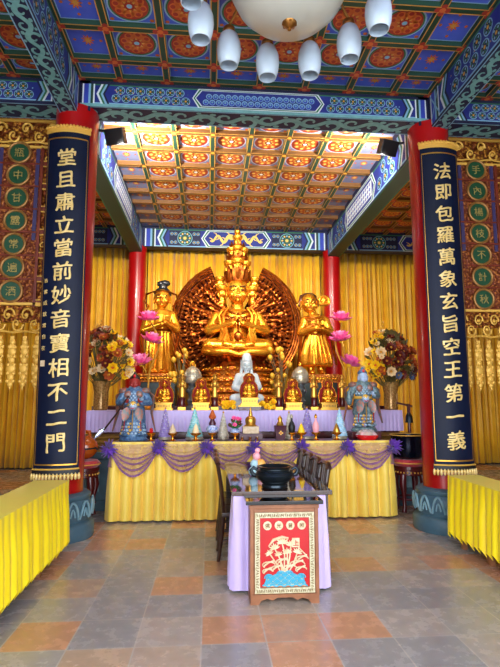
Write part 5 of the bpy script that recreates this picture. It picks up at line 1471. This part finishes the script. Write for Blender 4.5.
t = thing('bell_bowl', 'large blue-black bronze bell bowl on a red cushion by the right column', 'bell', (2.3, 7.28, .757))
mb = MB(); mb.lathe([(.0,0),(.14,.0),(.2,.03),(.23,.1),(.235,.2),(.24,.3),(.255,.33),(.25,.345),(.23,.33),(.22,.2),(.19,.06),(0,.03)],M['bellblue'],seg=40); obj('bowl', mb, t)
mb = MB(); mb.tube([(.252*cos(2*pi*k/40),.252*sin(2*pi*k/40),.34) for k in range(40)],.009,M['gold_paint'],6,closed=True); obj('rim', mb, t)
t = thing('wooden_fish', 'round orange lacquered wooden fish drum on a red cushion by the left column', 'drum', (-2.36, 7.28, .777))
mb = MB(); mb.ell((0,0,.17),(.2,.17,.165),M['fishwood'],28,18); mb.tube([(-.06,.1,.3),(-.05,.12,.38),(.05,.12,.38),(.06,.1,.3)],.03,M['fishwood'],10); obj('body', fuse(mb,.012,2), t)
mb = MB(); mb.tube([(.205*cos(a),-.06-.1*cos(a)*0-.115*abs(cos(a*.5))*0,.15+.03*sin(a*2)) for a in [radians(-10+10*k*2) for k in range(11)]],.012,M['black'],8); mb.tube([(-.19,-.07,.17),(-.1,-.15,.16),(0,-.172,.155),(.1,-.15,.16),(.19,-.07,.17)],.012,M['black'],8); obj('slot', mb, t)
t = thing('hand_bell', 'small dark hand bell hanging from a red wooden arm beside the right vase', 'bell', (2.62, 8.0, .84))
mb = MB(); mb.lathe([(.1,0),(.11,.03),(.03,.05),(.02,.6)],M['darkred'],seg=16); mb.bar((-.2,0,.72),(.06,0,.66),.03,.03,M['darkred']); mb.bar((0,0,.55),(0,0,.7),.04,.04,M['darkred']); obj('arm', mb, t)
mb = MB(); mb.lathe([(.065,.4),(.06,.42),(.055,.5),(.03,.55),(.01,.57),(.008,.66)],M['bronze'],seg=20); obj('bell', mb, t)

# ------------------------------------------------------------------ chandelier
t = thing('chandelier', 'ceiling chandelier with large frosted bowl and a ring of white tulip shades', 'chandelier', (-.06, 3.3, 4.335))
mb = MB(); mb.lathe([(.0,0),(.08,.006),(.2,.035),(.31,.095),(.39,.18),(.44,.29),(.45,.36),(.44,.36),(.38,.2),(.3,.11),(.19,.05),(.0,.02)],M['frost'],seg=56); obj('bowl', mb, t, label='large frosted glass bowl')
mb = MB(); mb.lathe([(0,-.06),(.014,-.05),(.01,-.035),(.03,-.025),(.05,-.008),(.055,.004),(.03,.012)],M['brass'],seg=24)
for k in range(8): a=k*pi/4; mb.ell((.042*cos(a),.042*sin(a),-.006),(.014,.014,.009),M['brass'],8,5)
obj('finial', mb, t, label='old brass finial')
mb = MB(); mb.lathe([(.46,.34),(.475,.36),(.46,.4),(.3,.46),(.12,.52),(.05,.6),(.035,.8),(.03,1.3),(.06,1.36),(.12,1.4),(.13,1.44)],M['brass'],seg=40); obj('body', mb, t)
sh = MB(); sh.lathe([(.045,.16),(.075,.13),(.098,.06),(.103,-.01),(.095,-.08),(.075,-.145),(.07,-.145),(.088,-.08),(.095,-.01),(.09,.05),(.065,.12),(.03,.15)],M['opal'],seg=32); shm = sh.mesh('shade')
hm = MB(); hm.lathe([(.03,.21),(.05,.2),(.055,.165),(.04,.15)],M['brass'],seg=18); hm.cyl((0,0,-.02),(0,0,.15),.02,M['opal'],seg=12); hmm = hm.mesh('lamp_holder')
for k in range(12):
    a = radians(15+30*k-21); dx, dy = .71*sin(a)-.005, .71*cos(a)
    mb = MB(); mb.tube([(.3*sin(a),.3*cos(a),.44),(.46*sin(a),.46*cos(a),.52),(.6*sin(a),.6*cos(a),.52),(dx,dy,.42)],[.014,.013,.012,.012],M['brass'],8)
    ar = obj('arm', mb, t)
    obj('shade', shm, t, (dx,dy,.2)); obj('lamp_holder', hmm, ar, (dx,dy,.2))

# floodlights fixed behind the column heads
for s in (-1,1):
    nm = 'left' if s<0 else 'right'
    t = thing('floodlight', f'black floodlight fixed behind the head of the {nm} front column', 'floodlight', (s*1.98, 6.8, 5.3)); mb = MB()
    mb.box(-.14,.14,-.06,.06,-.1,.12,M['black']); obj('housing', mb, t, bevel=.01, rot=(.5,0,s*.3))
    mb = MB(); mb.bar((0,0,.05),(s*.25,0,.1),.04,.02,M['black']); obj('bracket', mb, t)

# ------------------------------------------------------------------ light
def light(name, kind, loc, power, col, target=None, size=.1, spot=60, blend=.6):
    l = bpy.data.lights.new(name, kind); l.energy = power; l.color = col
    o = bpy.data.objects.new(name, l); COL.objects.link(o); o.location = loc
    if kind == 'AREA': l.shape = 'RECTANGLE'; l.size = size; l.size_y = size*.4
    elif kind == 'SPOT': l.spot_size = radians(spot); l.spot_blend = blend; l.shadow_soft_size = size
    else: l.shadow_soft_size = size
    if target: o.rotation_euler = (Vector(target)-Vector(loc)).to_track_quat('-Z','Y').to_euler()
    return o
FLOOD = (1,.97,.9); WARM = (1,.88,.66); NEUT = (1,.93,.8)
light('floodlight_beam', 'SPOT', (-1.9, 6.8, 5.1), 760, FLOOD, (-1.2, 8.0, 5.75), .06, 150, .8)
light('floodlight_beam', 'SPOT', (1.9, 6.8, 5.1), 420, FLOOD, (1.2, 8.2, 5.75), .06, 150, .8)
for x, e in ((-1.3,520),(0,500),(1.3,520)):
    light('altar_spot', 'SPOT', (x, 6.75, 5.25), e, WARM, (x*.9, 10.8, 2.9), .08, 75, .8)
light('altar_spot', 'SPOT', (-.8, 6.7, 5.25), 120, NEUT, (-.6, 8.0, 1.2), .1, 80, .8)
light('altar_spot', 'SPOT', (.8, 6.7, 5.25), 120, NEUT, (.6, 8.0, 1.2), .1, 80, .8)
light('rear_ceiling_fill', 'POINT', (0, 9.3, 5.0), 8, WARM, None, .1)  # added fill light without a fixture, lifts the rear ceiling
for s in (-1,1): light('aisle_fill', 'POINT', (s*3.4, 9.0, 3.2), 60, WARM, None, .15)  # added bodiless fill lights that brighten the side curtains
p = bpy.data.lights.new('entrance_portal', 'AREA'); p.shape = 'RECTANGLE'; p.size = 9.2; p.size_y = 5.3; p.cycles.is_portal = True
po = bpy.data.objects.new('entrance_portal', p); COL.objects.link(po); po.location = (0, YF-.1, 2.65); po.rotation_euler = (radians(90), 0, 0)

sun = light('bounce_sun', 'SUN', (0,-8,20), 7, (1,.96,.9)); sun.rotation_euler = (radians(-32), 0, radians(12)); sun.data.angle = .02  # sun added so the forecourt bounces light up to the front ceiling
w = bpy.data.worlds.new('daylight'); sc.world = w; w.use_nodes = True
nt = w.node_tree; bg = nt.nodes['Background']
tc = nt.nodes.new('ShaderNodeTexCoord'); sx = nt.nodes.new('ShaderNodeSeparateXYZ'); nt.links.new(tc.outputs['Generated'], sx.inputs[0])
rp = nt.nodes.new('ShaderNodeValToRGB'); rp.color_ramp.elements[0].color = (.9,.95,1,1); rp.color_ramp.elements[1].color = (.68,.82,1,1)
nt.links.new(sx.outputs['Z'], rp.inputs['Fac']); nt.links.new(rp.outputs['Color'], bg.inputs['Color']); bg.inputs['Strength'].default_value = 8.

# ------------------------------------------------------------------ camera
cd = bpy.data.cameras.new('camera'); cam = bpy.data.objects.new('camera', cd); COL.objects.link(cam)
cd.sensor_fit = 'HORIZONTAL'; cd.sensor_width = 36; cd.lens = 36; cd.clip_end = 200
cam.location = (-.615, 0, 1.6); cam.rotation_euler = (radians(97.6), 0, radians(-4.6))
sc.camera = cam
vs = sc.view_settings; vs.view_transform = 'Standard'; vs.look = 'None'; vs.gamma = 1; vs.use_curve_mapping = False; vs.exposure = 0.
sc.cycles.use_denoising = True; sc.cycles.max_bounces = 8; sc.cycles.caustics_reflective = False; sc.cycles.caustics_refractive = False; sc.cycles.sample_clamp_indirect = 6
